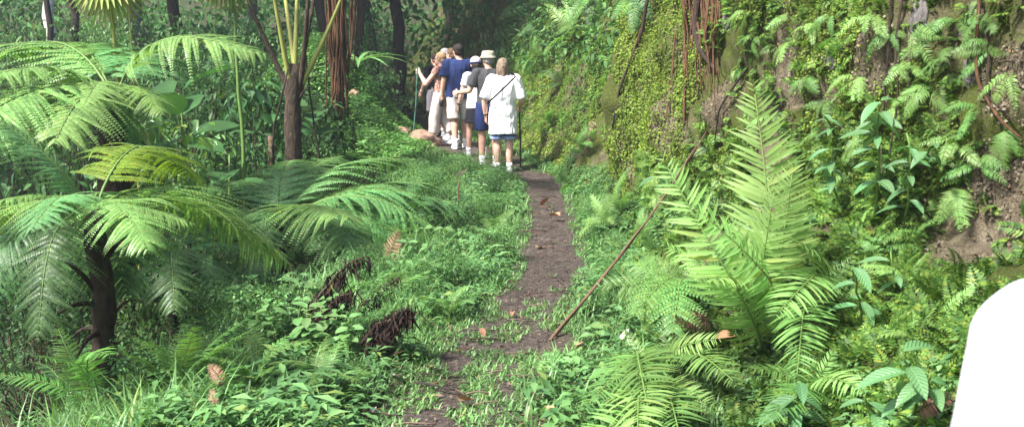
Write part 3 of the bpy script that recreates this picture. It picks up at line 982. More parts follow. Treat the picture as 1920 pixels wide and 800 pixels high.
# weeds on the verges
wi = 0
for txt, mesh, size, n, items in [
    ('pale leafy weed left of the withered fronds', BLADE_W, .10, 12, [(500, 640), (530, 610), (560, 640), (590, 600), (480, 600), (545, 575), (620, 650), (515, 680), (590, 670), (640, 625)]),
    ('pale leafy weed in front of the withered fronds', BLADE_W, .085, 14, [(470, 650), (500, 670), (540, 660), (575, 665), (610, 675), (520, 630), (555, 620), (600, 640), (650, 680), (490, 620)]),
    ('broad-leaved weed at the left edge of the path', BLADE_W, .09, 10, [(800, 500), (840, 470), (830, 545), (880, 430), (760, 540), (900, 395)]),
    ('heart-leaved plant beside the nearest tree fern trunk', BLADE_H, .15, 6, [(205, 520), (235, 505), (265, 520), (225, 580), (265, 590)]),
    ('tall leafy weed above the grass right of the leaning stalk', BLADE_W, .12, 9, [(355, 560), (330, 600), (395, 590)]),
    ('small weed in the grass right of the path', BLADE_W, .08, 8, [(1095, 700), (1125, 640), (1120, 600), (1010, 700)]),
    ('grey leafed plant at the foot of the mound', BLADE_W, .16, 9, [(600, 330), (640, 320), (690, 300), (615, 290), (575, 320)]),
]:
    for (px, py) in items:
        wi += 1; rr = np.random.default_rng(500 + wi)
        p = on_ground(px, py)
        hgt_ = {'h': .5, 't': .55}.get(txt[0], .28) * rr.uniform(.8, 1.3)
        if txt[:4] == 'grey':
            hgt_ = .45
        if txt[:5] == 'small':
            hgt_ = .1
        leafy(p, p + np.array([rr.normal(0, .05), rr.normal(0, .05), hgt_]), n, size * rr.uniform(.85, 1.2), mesh, text=txt, cat='plant', group='leafy weeds', seed=500 + wi, r=.004, name='leafy_weed', droop=.05)


# ------------------------------------------------------------------ shrubs, big-leaf plants, trees
def foliage(mb, c, rad, n, size, tpl, rng, flat=.35, mat=0, shell=.55):
    d = rdir(n, rng); r = rng.uniform(shell, 1, n)[:, None] ** .7
    P = np.asarray(c) + d * r * np.asarray(rad)
    T = unit(d * np.array([1, 1, .3]) + rng.normal(0, .5, (n, 3)) + np.array([0, 0, -.25]))
    N = unit(d * .4 + np.array([0, 0, 1.0]) + rng.normal(0, flat, (n, 3)))
    scatter(mb, tpl, P, T, N, size * rng.uniform(.65, 1.25, n), None, mat)


def shrub_proto(seed, nclump, nleaf, size, tpl, H=1.0, W=.55):
    """unit shrub: stems from the origin, leaf clumps through an uneven volume about 1 m high"""
    rng = np.random.default_rng(seed)
    fm, sm = MB(), MB()
    for k in range(nclump):
        a = rng.uniform(0, 2 * PI); f = rng.uniform(.15, 1)
        rr = W * rng.uniform(.15, 1) * (1.1 - .55 * f)
        c = np.array([math.cos(a) * rr, math.sin(a) * rr, H * f])
        foliage(fm, c, np.array([.17, .17, .10]) * rng.uniform(.6, 1.4), nleaf, size, tpl, rng, shell=.2)
        if k % 3 == 0:
            add_tube(sm, curve((0, 0, 0), c, (rng.normal(0, .06), rng.normal(0, .06), .08), 8, .02, rng), np.linspace(.010, .002, 8), 5)
    return fm, sm


SHR = {}
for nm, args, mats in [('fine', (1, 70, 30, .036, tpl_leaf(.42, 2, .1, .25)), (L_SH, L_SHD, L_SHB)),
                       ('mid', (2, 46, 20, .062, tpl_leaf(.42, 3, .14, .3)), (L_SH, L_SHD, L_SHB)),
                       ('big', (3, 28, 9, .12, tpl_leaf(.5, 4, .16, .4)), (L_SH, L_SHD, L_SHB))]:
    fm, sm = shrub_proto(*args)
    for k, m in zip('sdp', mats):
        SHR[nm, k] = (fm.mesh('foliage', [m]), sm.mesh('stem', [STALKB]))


def shrub(p, h, nm, k, text, group, seed):
    rng = np.random.default_rng(seed)
    o = empty('shrub', p)
    w = (.45 + .45 * h) * rng.uniform(.85, 1.15)
    M = Matrix.Rotation(rng.uniform(0, 6.28), 4, 'Z') @ Matrix.Diagonal((w, w, h, 1))
    link('foliage', SHR[nm, k][0], o, M); link('stem', SHR[nm, k][1], o, M)
    auto(o, text, 'shrub', group, np.asarray(p) + np.array([0, 0, h * .6]))
    return o


def sh_at(px, py, Y, h, nm, k, text, group='shrubs in the shade on the left'):
    """shrub whose upper part shows at that pixel and depth, standing on the ground below"""
    q = at(px, py, Y); z0 = float(hgt(q[0], q[1]))
    H = max(h, (q[2] - z0) / .98)
    shrub((q[0], q[1], z0 - .05), H, nm, k, text, group, int(px * 7 + py))


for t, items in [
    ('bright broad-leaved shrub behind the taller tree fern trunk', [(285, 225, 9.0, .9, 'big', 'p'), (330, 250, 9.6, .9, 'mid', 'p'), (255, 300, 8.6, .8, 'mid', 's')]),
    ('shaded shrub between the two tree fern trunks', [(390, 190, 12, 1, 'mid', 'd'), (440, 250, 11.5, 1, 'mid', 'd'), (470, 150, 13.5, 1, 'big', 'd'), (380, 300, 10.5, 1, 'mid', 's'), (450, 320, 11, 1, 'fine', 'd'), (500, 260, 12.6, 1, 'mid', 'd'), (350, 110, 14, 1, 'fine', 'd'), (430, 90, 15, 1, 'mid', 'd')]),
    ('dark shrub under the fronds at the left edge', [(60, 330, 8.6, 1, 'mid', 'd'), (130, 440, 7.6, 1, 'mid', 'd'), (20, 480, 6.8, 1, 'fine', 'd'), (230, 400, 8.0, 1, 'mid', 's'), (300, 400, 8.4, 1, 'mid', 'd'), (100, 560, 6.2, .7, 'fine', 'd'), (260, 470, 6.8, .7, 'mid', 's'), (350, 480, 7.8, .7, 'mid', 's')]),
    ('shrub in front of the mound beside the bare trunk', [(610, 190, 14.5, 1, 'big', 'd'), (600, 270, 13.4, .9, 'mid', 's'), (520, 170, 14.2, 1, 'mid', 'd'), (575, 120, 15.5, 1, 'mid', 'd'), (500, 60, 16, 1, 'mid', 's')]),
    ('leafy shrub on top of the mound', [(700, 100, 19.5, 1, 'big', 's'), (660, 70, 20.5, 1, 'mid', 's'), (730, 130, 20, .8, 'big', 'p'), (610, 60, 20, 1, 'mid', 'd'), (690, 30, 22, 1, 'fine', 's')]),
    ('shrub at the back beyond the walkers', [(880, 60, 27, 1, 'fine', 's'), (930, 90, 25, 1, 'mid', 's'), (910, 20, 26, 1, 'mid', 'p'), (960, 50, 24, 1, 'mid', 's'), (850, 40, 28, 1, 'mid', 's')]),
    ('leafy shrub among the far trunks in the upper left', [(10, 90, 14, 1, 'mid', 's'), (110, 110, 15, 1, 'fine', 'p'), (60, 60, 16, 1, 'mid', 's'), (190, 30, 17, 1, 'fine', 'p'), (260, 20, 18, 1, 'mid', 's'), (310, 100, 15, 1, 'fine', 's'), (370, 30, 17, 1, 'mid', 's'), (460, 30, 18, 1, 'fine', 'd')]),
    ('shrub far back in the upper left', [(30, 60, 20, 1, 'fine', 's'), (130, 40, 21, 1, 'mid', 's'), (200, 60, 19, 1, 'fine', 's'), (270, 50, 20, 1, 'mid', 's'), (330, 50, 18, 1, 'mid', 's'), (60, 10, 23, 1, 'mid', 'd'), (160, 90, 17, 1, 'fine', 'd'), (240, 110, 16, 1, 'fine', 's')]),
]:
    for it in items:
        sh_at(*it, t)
# shrubs overhanging the far end of the bank
for (px, py, h, nm, k) in [(1000, 40, 1.0, 'mid', 'd'), (1060, 20, 1.1, 'mid', 'd'), (1040, 80, .7, 'big', 'd'), (990, 100, .7, 'mid', 'd'), (1110, -5, .9, 'big', 's'), (985, 10, 1.0, 'big', 's')]:
    p, nn = on_bank(px, py)
    shrub(p, h * .75, nm, k, 'shrub hanging over the far end of the bank', 'shrubs on the bank', px)

wr_ = np.random.default_rng(71)
def bushy(x, y, h, k, text):
    p = gp(x, y, -.02); o = empty('bushy_weed', p); w = h * wr_.uniform(1.1, 1.7)
    M = Matrix.Rotation(wr_.uniform(0, 6.28), 4, 'Z') @ Matrix.Diagonal((w, w, h, 1))
    link('foliage', SHR[('fine', 'mid')[int(wr_.integers(2))], k][0], o, M); auto(o, text, 'plant', 'bushy weeds on the verges', p)
for y0, y1, cnt, txt in [(4.6, 6.6, 9, 'bushy weed on the left verge near the withered fronds'), (6.6, 8.4, 9, 'bushy weed on the left verge beside the bare stretch of path'),
                         (8.4, 10.5, 9, 'bushy weed on the left verge under the fern tips'), (10.5, 13.6, 10, 'bushy weed on the left verge just before the walkers')]:
    for k in range(cnt):
        y = wr_.uniform(y0, y1); d = half_w(y) + wr_.uniform(.15, 1.5)
        bushy(xc(y) - d, y, wr_.uniform(.16, .26) * (1 + .5 * d), 'spsd'[int(wr_.integers(4))], txt)
for y0, y1, cnt, txt in [(6.5, 9.5, 7, 'bushy weed on the right verge by the dry pole'), (9.5, 13, 8, 'bushy weed at the foot of the mossy bulge')]:
    for k in range(cnt):
        y = wr_.uniform(y0, y1); a_ = xc(y) + half_w(y) + .12; bushy(a_ + wr_.random() * max(.1, bk(y, 1) - a_), y, wr_.uniform(.14, .28), 'sp'[int(wr_.integers(2))], txt)
for k in range(7):
    y = wr_.uniform(15.3, 18); bushy(wr_.uniform(-3.6, -1.9), y, wr_.uniform(.25, .5), 's', 'bushy weed on the grassy mound')

for k in range(5):
    bushy(-.95 + .2 * k, 13.7 + .1 * (k % 3), .3 + .06 * (k % 2), 'sp'[k % 2], 'bushy weed hiding the feet of the last walkers')

# big dark leaves (like elephant ears)
for (px, py, px2, py2, Y, n, s, lab) in [(330, 330, 335, 175, 10.6, 6, .75, 'dark plant with huge upright leaves behind the bright shrub'),
                                          (560, 330, 585, 200, 13.6, 5, .5, 'dark big-leaved plant right behind the bare trunk'),
                                          (420, 360, 430, 290, 10.2, 5, .5, 'dark big-leaved plant between the bright shrub and bare trunk'),
                                          (490, 330, 485, 255, 12.8, 5, .4, 'dark big-leaved plant just left of the bare trunk')]:
    q = at(px2, py2, Y); p = gp(q[0], q[1], -.05)
    leafy(p, q, n, s, BLADE_D, label=lab, cat='plant', group='dark big-leaved plants', seed=px, r=.02, f0=.7, droop=-.25)
# strap-leaved palm seedling on the mound
q = at(672, 90, 17.4)
o = empty('palm_seedling', q - np.array([0, 0, .25]))
for k in range(9):
    a = k * .7; d = np.array([math.cos(a), math.sin(a) - .3, .55]); put(o, leaf_mesh('strap_leaf', tpl_leaf(.1, 6, .2, .55, (.3, .5)), L_SHB), np.array(o.location) + 0, d, (0, 0, 1), .85)
tag(o, 'young palm with long arching strap leaves on top of the mound', 'palm')


def crown_proto(seed, mat):
    rng = np.random.default_rng(seed); mb = MB(); cs = []
    for k in range(46):
        d = rdir(1, rng)[0] * rng.uniform(.25, 1) ** .6
        c = d * np.array([1, 1, .62]); cs.append(c)
        foliage(mb, c, np.array([.2, .2, .13]) * rng.uniform(.7, 1.5), 90, .075, tpl_leaf(.45, 2, .1, .2), rng, .4, 0, .2)
    return mb.mesh('crown', [mat]), cs


CRN = [crown_proto(s, L_CAN) for s in (1, 2, 3)]


def tree(x, y, H, r, bark, crown_r, label, seed, lean=(0, 0), crown_h=None, cat='tree'):
    rng = np.random.default_rng(seed)
    base = gp(x, y, -.15) if not isinstance(x, np.ndarray) else x
    if y > 900:
        base = x
    o = empty('tree', base)
    top = np.array([lean[0], lean[1], H])
    top = top + np.array([rng.normal(0, .35), rng.normal(0, .2), 0])
    P = curve((0, 0, 0), top, (rng.normal(0, .16), rng.normal(0, .12), 0), 18, .05, rng)
    rad = np.linspace(r, r * .5, 18); rad[0] *= 1.6; rad[1] *= 1.2
    mb = MB(); add_tube(mb, P, rad, 12)
    me, cs = CRN[seed % 3]
    ct = top + np.array([0, 0, crown_r * .35])
    rot = rng.uniform(0, 6.28); ca, sa = math.cos(rot), math.sin(rot)
    for c in cs[::4]:
        w = np.array([c[0] * ca - c[1] * sa, c[0] * sa + c[1] * ca, c[2]]) * crown_r + ct
        add_tube(mb, curve(P[rng.integers(11, 17)], w, (0, 0, .2), 7, .03, rng), np.linspace(r * .4, r * .08, 7), 6)
    mb.obj('trunk', bark, o)
    link('crown', me, o, Matrix.Translation(ct) @ Matrix.Rotation(rot, 4, 'Z') @ Matrix.Scale(crown_r, 4))
    tag(o, label, cat, 'forest trees')
    return o


def tree_px(px, Y, H, r, bark, cr, label, seed, lean=(0, 0)):
    x = at(px, 100, Y)[0]
    return tree(x, Y, H, r, bark, cr, label, seed, lean)


tree_px(97, 19, 6, .135, BARK_W, 2.2, 'pale smooth-barked tree trunk in the upper left', 1, (-.3, 0))
tree_px(163, 18, 7, .09, BARK_D, 3.0, 'dark slim tree right of the pale trunk', 2)
tree_px(122, 18.4, 6, .07, BARK_D, 1.7, 'thin dark tree leaning beside the pale trunk', 3, (-1.1, .3))
tree_px(245, 20, 7, .19, BARK_G, 3.2, 'stout brownish trunk behind the fan palm flower stalk', 4)
tree_px(345, 22, 7, .17, BARK_D, 3.6, 'dark trunk above the pale frond in the upper left', 5)
tree_px(478, 23, 7, .14, BARK_G, 3.8, 'slim grey trunk just left of the bare-trunked tree fern', 6)
tree_px(620, 21, 8, .13, BARK_D, 3.0, 'dark trunk behind the hanging root bundle', 7)
tree_px(702, 23, 8, .11, BARK_D, 3.8, 'dark trunk rising behind the mound', 8, (.3, 0))
tree_px(760, 24, 8.5, .17, BARK_D, 4.2, 'thick dark trunk left of the walkers', 9)
tree_px(880, 29, 9, .12, BARK_G, 3.0, 'grey trunk in the bright gap beyond the walkers', 11)
tree_px(835, 30, 9, .14, BARK_D, 4.5, 'dark trunk above the tallest walker', 16)
tree_px(668, 20.8, 9, .10, BARK_D, 3.8, 'dark trunk close behind the top of the mound', 18, (.2, .2))
tree_px(-20, 19.5, 7.5, .15, BARK_D, 3.2, 'added shade tree at the extreme left edge behind the tree ferns', 19)  # added at the frame edge so its crown shades the left hollow
tree(-12.5, 9.5, 7.5, .15, BARK_D, 3.2, 'added unseen tree left of the picture, shading the hollow', 22)  # out of view, added to cast shade on the left undergrowth
tree(-14, 13, 7.5, .15, BARK_D, 3.2, 'added unseen tree farther left of the picture, shading the hollow', 23)  # second unseen tree, added for the shade it throws
for i, (px, py, nm) in enumerate([(1075, 8, 'slender tree leaning out from the far bank top'), (1290, 0, 'tree above the bank whose roots hang down')]):
    p, nn = on_bank(px, py)
    k = np.argmin(np.abs(by - p[1])); e = BKP[k, NT + NW] + np.array([.7, 0, -.1])
    tree(e, 999, 5.0, .16, BARK_D, 3.0, nm, 20 + i, (-.2, 0))

# far wood and undergrowth: one mass of leaves nobody could count, rising with the slope behind
rng = np.random.default_rng(77)
mb = MB()
n = 52000
a = rng.uniform(0, 1, n)
X = rng.uniform(-26, 4, n); Y = 25 + 11 * rng.random(n) ** 1.2 + np.maximum(0, -X - 14) * -.9
base = hgt(X, Y)
cl = fbm(np.stack([X * .35, Y * .35, X * 0], -1), 5, 2)
Hh = 3.0 + 9 * cl
Z = base + Hh * rng.random(n) ** .8
gap = fbm(np.stack([X * .5, Z * .5, Y * .25], -1), 9, 3)
ok = (gap > .42) & (np.abs(X - (-3.2) + .0 * Y) > -1)
P = np.stack([X, Y, Z], -1)[ok]; n = len(P)
scatter(mb, tpl_leaf(.45, 2, .1, .25), P, unit(rng.normal(0, .6, (n, 3)) + np.array([0, -.5, -.2])), unit(rng.normal(0, .4, (n, 3)) + np.array([0, -.4, .8])), rng.uniform(.14, .36, n))
stuff(mb.obj('distant_forest', L_CAN), 'dark leafy wood closing off the view behind the walkers', 'forest')

# undergrowth between trunks on the left
mb = MB(); n = 42000
X = rng.uniform(-13, -2.6, n); Y = rng.uniform(9.5, 24, n)
near_l = (X < xc(Y) - 1.6 - 1.0 * (Y > 14)) & ~((np.abs(X + 3.2) < 1.6) & (Y > 15.5) & (Y < 19.8))
lim = np.interp(Y, [9.5, 13, 17, 24], [.55, 1.1, 2.0, 3.2])
Z = hgt(X, Y) + rng.random(n) * lim * (.25 + 1.1 * n2(X, Y, .6, 66))
P = np.stack([X, Y, Z], -1)[near_l & (fbm(np.stack([X, Y, Z], -1) * 1.1, 15, 2) > .42)]; n = len(P)
scatter(mb, tpl_leaf(.45, 2, .1, .25), P, unit(rng.normal(0, .6, (n, 3)) + np.array([.2, -.5, -.1])), unit(rng.normal(0, .4, (n, 3)) + np.array([0, -.3, .9])), rng.uniform(.08, .2, n))
stuff(mb.obj('undergrowth', L_SHD), 'dark leafy undergrowth between the trunks on the left', 'undergrowth')

# ------------------------------------------------------------------ grass, covers, moss
PFOOT = on_ground(1026, 640)


def blades(mb, X, Y, L, w, rng, lean=.5):
    q_ = np.hypot(X - PFOOT[0], (Y - PFOOT[1]) * .6) > .16
    X, Y, L, w = X[q_], Y[q_], np.broadcast_to(L, X.shape)[q_], np.broadcast_to(w, X.shape)[q_]
    n = len(X); Z = hgt(X, Y) - .01 + .022 * (np.abs(X - xc(Y)) < half_w(Y))
    az = rng.uniform(0, 2 * PI, n); A = np.stack([np.cos(az), np.sin(az), 0 * az], -1)
    ln = np.abs(rng.normal(0, lean, n))[:, None]
    T = np.array([0, 0, 1.0]) + A * ln
    scatter(mb, tpl_blade(1.0, 3, .5), np.stack([X, Y, Z], -1), T, A - np.array([0, 0, 1.0]) * ln, L, w)


def pathmask(X, Y, k=.0):
    d = np.abs(X - xc(Y)) / half_w(Y)
    e = .74 + .9 * (n2(X, Y, 2.2, 81) - .5)
    m = d > np.where(Y > 6.2, np.maximum(e, .68), e) + k
    patch = (n2(X, Y, 6.5, 83) > np.interp(Y, [3, 5.7, 6.6, 7.5, 30], [.50, .52, .60, .74, .90]))
    return m | patch


rng = np.random.default_rng(5)
mb = MB()
n = 210000
Y = 3.4 + 12.5 * rng.random(n) ** 1.5; X = rng.uniform(-3.2, 1.25, n)
ok = pathmask(X, Y) & (X < bk(Y, 1) + .35) & (X > xc(Y) - 1.9 - .5 * n2(X, Y, 1.2, 86)) & (n2(X, Y, 1.9, 85) > np.where(Y < 6, .30, np.where(X < xc(Y) - .5, .42, .36)))
X, Y = X[ok], Y[ok]; n = len(X)
dl = np.clip((xc(Y) - .35 - X) / 1.6, 0, 1); lo = np.abs(X - xc(Y)) < half_w(Y) * 1.1
L = rng.uniform(.035, .095, n) * (1 + 1.3 * dl * (n2(X, Y, 2.0, 87) + .2)) * np.where(lo, .62, 1)
blades(mb, X, Y, L, rng.uniform(.004, .0125, n), rng, .85)
# longer arching blades on the left shoulder
n = 2600
Y = rng.uniform(3.8, 8.5, n); X = xc(Y) - .9 - rng.gamma(2.0, .35, n)
ok = n2(X, Y, 1.3, 91) > .48; X, Y = X[ok], Y[ok]; n = len(X)
blades(mb, X, Y, rng.uniform(.15, .38, n), rng.uniform(.007, .013, n), rng, .5)
# mound and far verge grass
n = 26000
Y = rng.uniform(14.5, 21, n); X = rng.uniform(-6, .4, n)
ok = (np.abs(X - xc(Y)) > half_w(Y) * 1.5) & (X < bk(Y, 1) + .2); X, Y = X[ok], Y[ok]; n = len(X)
blades(mb, X, Y, rng.uniform(.06, .16, n), rng.uniform(.01, .022, n), rng, .7)
# taller tufts in clumps
nt_ = 420
ty = 3.9 + 10.5 * rng.random(nt_) ** 1.3; tx = np.where(rng.random(nt_) < .72, xc(ty) - half_w(ty) - rng.gamma(1.5, .45, nt_), xc(ty) + half_w(ty) + .05 + rng.random(nt_) * np.maximum(.05, bk(ty, 1) - xc(ty) - half_w(ty)))
for x, y in zip(tx, ty):
    m = int(rng.integers(10, 30)); sc_ = rng.uniform(.6, 1.5)
    blades(mb, x + rng.normal(0, .035, m), y + rng.normal(0, .035, m), rng.uniform(.07, .17, m) * sc_, rng.uniform(.006, .015, m), rng, .6)
stuff(mb.obj('grass', L_GRASS), 'short green grass on the verges and growing in the path', 'grass')

# leafy ground cover: small sprigs of leaves
def sprig(nl=7, seed=0, w=.55):
    rng = np.random.default_rng(seed); mb = MB()
    a = np.arange(nl) * 2.4; z = np.linspace(.35, 1, nl)
    P = np.stack([.12 * np.cos(a), .12 * np.sin(a), z * .8], -1)
    T = np.stack([np.cos(a), np.sin(a), .25 + 0 * a], -1)
    V0, F0 = tpl_diamond(w, .05, .2)
    scatter(mb, (V0, F0), P, T, np.array([0, 0, 1.0]), .55 * rng.uniform(.7, 1.2, nl))
    return np.concatenate(mb.V), mb.F[0][0]


SPR = sprig()
mb = MB()
n = 30000
Y = 4.2 + 11.5 * rng.random(n) ** 1.3; X = xc(Y) - half_w(Y) * 1.0 - rng.gamma(1.6, .42, n)
ok = n2(X, Y, 1.4, 95) > np.where(Y < 6.2, .6, .42); X, Y = X[ok], Y[ok]
n2_ = 9000
Yr = 5.0 + 9.5 * rng.random(n2_) ** 1.2; Xr = xc(Yr) + half_w(Yr) * 1.15 + rng.random(n2_) * (bk(Yr, 1) + .25 - xc(Yr) - half_w(Yr) * 1.15)
okr = (n2(Xr, Yr, 1.7, 96) > .45) & (Yr > 6.0)
X = np.concatenate([X, Xr[okr]]); Y = np.concatenate([Y, Yr[okr]]); n = len(X)
ok = np.hypot(X - PFOOT[0] - .05, (Y - PFOOT[1]) * .55) > .25; X, Y = X[ok], Y[ok]; n = len(X)
P = np.stack([X, Y, hgt(X, Y)], -1)
up = unit(np.array([0, 0, 1.0]) + rng.normal(0, .3, (n, 3)))
side = rdir(n, rng, -.2, .2)
scatter(mb, (SPR[0][:, [0, 2, 1]] * np.array([1, 1, -1]), SPR[1]), P, up, side, rng.uniform(.02, .055, n) * (.35 + 2.6 * n2(X, Y, 1.6, 97) ** 1.6))
def sprig_leafy(nl, seed, tpl):
    r_ = np.random.default_rng(seed); m_b = MB(); a = np.arange(nl) * 2.4 + r_.normal(0, .3, nl); z = np.linspace(.25, .9, nl)
    P_ = np.stack([.06 * np.cos(a), .06 * np.sin(a), z], -1); T_ = np.stack([np.cos(a), np.sin(a), r_.uniform(-.1, .5, nl)], -1)
    scatter(m_b, tpl, P_, T_, np.array([0, 0, 1.0]), .6 * r_.uniform(.6, 1.2, nl))
    return np.concatenate(m_b.V)[:, [0, 2, 1]] * np.array([1, 1, -1]), np.concatenate([f + 0 for f, _ in m_b.F])
KINDS = [sprig_leafy(6, 1, tpl_leaf(.55, 2, .12, .3)), sprig_leafy(8, 2, tpl_leaf(.3, 2, .15, .35)), sprig_leafy(5, 3, tpl_leaf(.75, 2, .08, .2, (.4, .7)))]
for kk, (cnt, smin, smax) in enumerate([(1900, .07, .16), (1900, .08, .20), (1300, .05, .11)]):
    Yk = 3.9 + 11 * rng.random(cnt) ** 1.25; left_ = rng.random(cnt) < .75
    Xk = np.where(left_, xc(Yk) - half_w(Yk) * 1.05 - rng.gamma(1.7, .45, cnt), xc(Yk) + half_w(Yk) * 1.15 + rng.random(cnt) * np.maximum(.1, bk(Yk, 1) + .2 - xc(Yk) - half_w(Yk) * 1.15))
    okk = (n2(Xk, Yk, 1.25, 140 + kk) > .50) & (np.hypot(Xk - PFOOT[0] - .05, (Yk - PFOOT[1]) * .55) > .3); Xk, Yk = Xk[okk], Yk[okk]; m = len(Xk)
    scatter(mb, KINDS[kk], np.stack([Xk, Yk, hgt(Xk, Yk)], -1), unit(np.array([0, 0, 1.0]) + rng.normal(0, .22, (m, 3))), rdir(m, rng, -.2, .2), rng.uniform(smin, smax, m))
stuff(mb.obj('ground_cover', L_COVER), 'leafy ground cover along the edges of the path', 'ground cover')

# mound cover
mb = MB(); n = 16000
Y = rng.uniform(15.2, 20.5, n); X = rng.uniform(-6.2, -1.5, n)
ok = (X < xc(Y) - .45); X, Y = X[ok], Y[ok]; n = len(X)
P = np.stack([X, Y, hgt(X, Y)], -1)
scatter(mb, (SPR[0][:, [0, 2, 1]] * np.array([1, 1, -1]), SPR[1]), P, unit(np.array([0, 0, 1.0]) + rng.normal(0, .35, (n, 3))), rdir(n, rng, -.2, .2), rng.uniform(.06, .15, n))
stuff(mb.obj('mound_plants', L_MND), 'low leafy plants covering the mound left of the walkers', 'ground cover')

# moss and tiny leaves on the bank
mb = MB()
def moss_mask(P):
    f = fbm(P * np.array([1.1, 1.1, .8]), 201, 3); d = P[:, 1]
    return (f > np.interp(d, [3, 6, 9, 12, 14], [.46, .46, .38, .38, .36])) & (rng.random(len(P)) < .5 + 1.4 * (fbm(P * 6, 203, 2) - .3))
for (n, y0, y1, v0, v1, s0, s1) in [(80000, 8.2, 13, NT - 8, NT + 62, .015, .036), (34000, 13, 22, 4, NT + 60, .025, .06), (85000, 3, 8.2, NT, NT + 52, .009, .026)]:
    P, N = bank_samples(n, rng, y0, y1, v0, v1, moss_mask); k = len(P)
    T = unit(rng.normal(0, .8, (k, 3)) + N * .5 + np.array([0, 0, -.35]))
    scatter(mb, tpl_diamond(.75, .08, .2), P + N * rng.uniform(0, .03, (k, 1)), T, unit(N + np.array([0, 0, .6]) + rng.normal(0, .3, (k, 3))), rng.uniform(s0, s1, k))
stuff(mb.obj('bank_moss', L_MOSS), 'yellow-green moss and tiny leaves covering the bank', 'moss')

# feathery creeping cover on the foot of the bank and green patches higher up
def feather(nl=9):
    mb = MB(); s = np.linspace(.08, .95, nl)
    A = np.stack([0 * s, s, .12 * np.sin(PI * s)], -1)
    for sd in (-1, 1):
        scatter(mb, tpl_diamond(.42, .02, .1), A, np.stack([sd + 0 * s, .55 + 0 * s, 0 * s], -1), np.array([0, 0, 1.0]), .34 * (1 - s ** 2) + .05)
    V = np.concatenate(mb.V); F = np.concatenate([f for f, m in mb.F]); return V, F
FEA = feather()
mb = MB()
def sel_mask(P):
    return fbm(P * 1.3, 221, 2) > np.interp(P[:, 1], [3, 7, 10], [.36, .40, .5])
for (n, y0, y1, v0, v1, s0, s1) in [(9500, 2.6, 7.5, 3, NT + 8, .06, .15), (2600, 2.8, 8.5, NT + 6, NT + 40, .05, .13), (2600, 7.5, 12, 3, NT + 6, .06, .14)]:
    P, N = bank_samples(n, rng, y0, y1, v0, v1, sel_mask); k = len(P)
    T = unit(rng.normal(0, .7, (k, 3)) + N * .75)
    scatter(mb, FEA, P, T, unit(N * .6 + np.array([0, -.1, .8]) + rng.normal(0, .25, (k, 3))), rng.uniform(s0, s1, k))
stuff(mb.obj('creeping_cover', L_SEL), 'feathery yellow-green creeping plants on the foot of the bank', 'ground cover')
mb = MB()
P, N = bank_samples(9000, rng, 2.4, 14, 0, NT - 3, lambda P: fbm(P * 1.5, 231, 2) > .5); k = len(P)
up = unit(N + np.array([0, 0, 1.0]) + rng.normal(0, .35, (k, 3)))
scatter(mb, (SPR[0][:, [0, 2, 1]] * np.array([1, 1, -1]), SPR[1]), P, up, rdir(k, rng, -.2, .2), rng.uniform(.035, .085, k))
P, N = bank_samples(9000, rng, 12.0, 24, NT, NT + 70, lambda P: (fbm(P * 1.2, 261, 2) > .42) & (P[:, 2] < 1.5 + .7 * fbm(P * 1.1, 263, 2))); k = len(P)
mb2 = mb; mb = MB()
scatter(mb, (SPR[0][:, [0, 2, 1]] * np.array([1, 1, -1]), SPR[1]), P, unit(N + np.array([0, 0, .5])), rdir(k, rng, -.2, .2), rng.uniform(.04, .10, k))
stuff(mb.obj('slope_cover', L_SEL), 'yellow-green leafy cover on the far sloping part of the bank', 'ground cover')
mb = MB()
P, N = bank_samples(9000, rng, 12.0, 25, NT + 14, NT + 76, lambda P: P[:, 2] > 1.25 + .6 * fbm(P * 1.1, 263, 2)); k = len(P)
scatter(mb, tpl_leaf(.42, 3, .12, .3), P + N * rng.uniform(0, .22, (k, 1)), unit(N * .5 + rng.normal(0, .6, (k, 3)) + np.array([0, 0, -.3])), unit(N * .4 + np.array([0, 0, .9]) + rng.normal(0, .3, (k, 3))), rng.uniform(.06, .17, k))
stuff(mb.obj('hanging_foliage', L_SH), 'dark foliage hanging from the upper edge of the far bank', 'undergrowth')
mb = mb2
stuff(mb.obj('bank_plants', L_COVER), 'small green plants growing along the foot of the bank', 'ground cover')

# litter of crumbs, twigs and leaf bits on the path
mb = MB(); n = 3600
Y = 3.6 + 12 * rng.random(n) ** 1.4; X = xc(Y) + rng.normal(0, 1.0, n) * half_w(Y)
P = np.stack([X, Y, hgt(X, Y) + .028], -1)
scatter(mb, tpl_diamond(.35, .05, -.1), P, rdir(n, rng, -.12, .12), unit(np.array([0, 0, 1.0]) + rng.normal(0, .25, (n, 3))), rng.uniform(.01, .036, n) * np.where(rng.random(n) < .03, 2.0, 1))
for k in range(150):
    y = 3.8 + 11 * rng.random() ** 1.4; x = xc(y) + rng.normal(0, .8) * half_w(y); a = rng.uniform(0, 6.28); q = np.array([math.cos(a), math.sin(a) * .6, .05]) * rng.uniform(.03, .11)
    p = gp(x, y, .03); add_tube(mb, curve(p - q, p + q, (0, 0, .008), 4, .004, rng), rng.uniform(.002, .005), 4)
m_ = leafmat('litter', (.03, .022, .018), (.07, .052, .042), (.15, .105, .08), .05, .9, .1, 0, (1, 1, 1))
stuff(mb.obj('leaf_litter', m_), 'dark crumbs of dead leaves trodden into the path', 'litter')

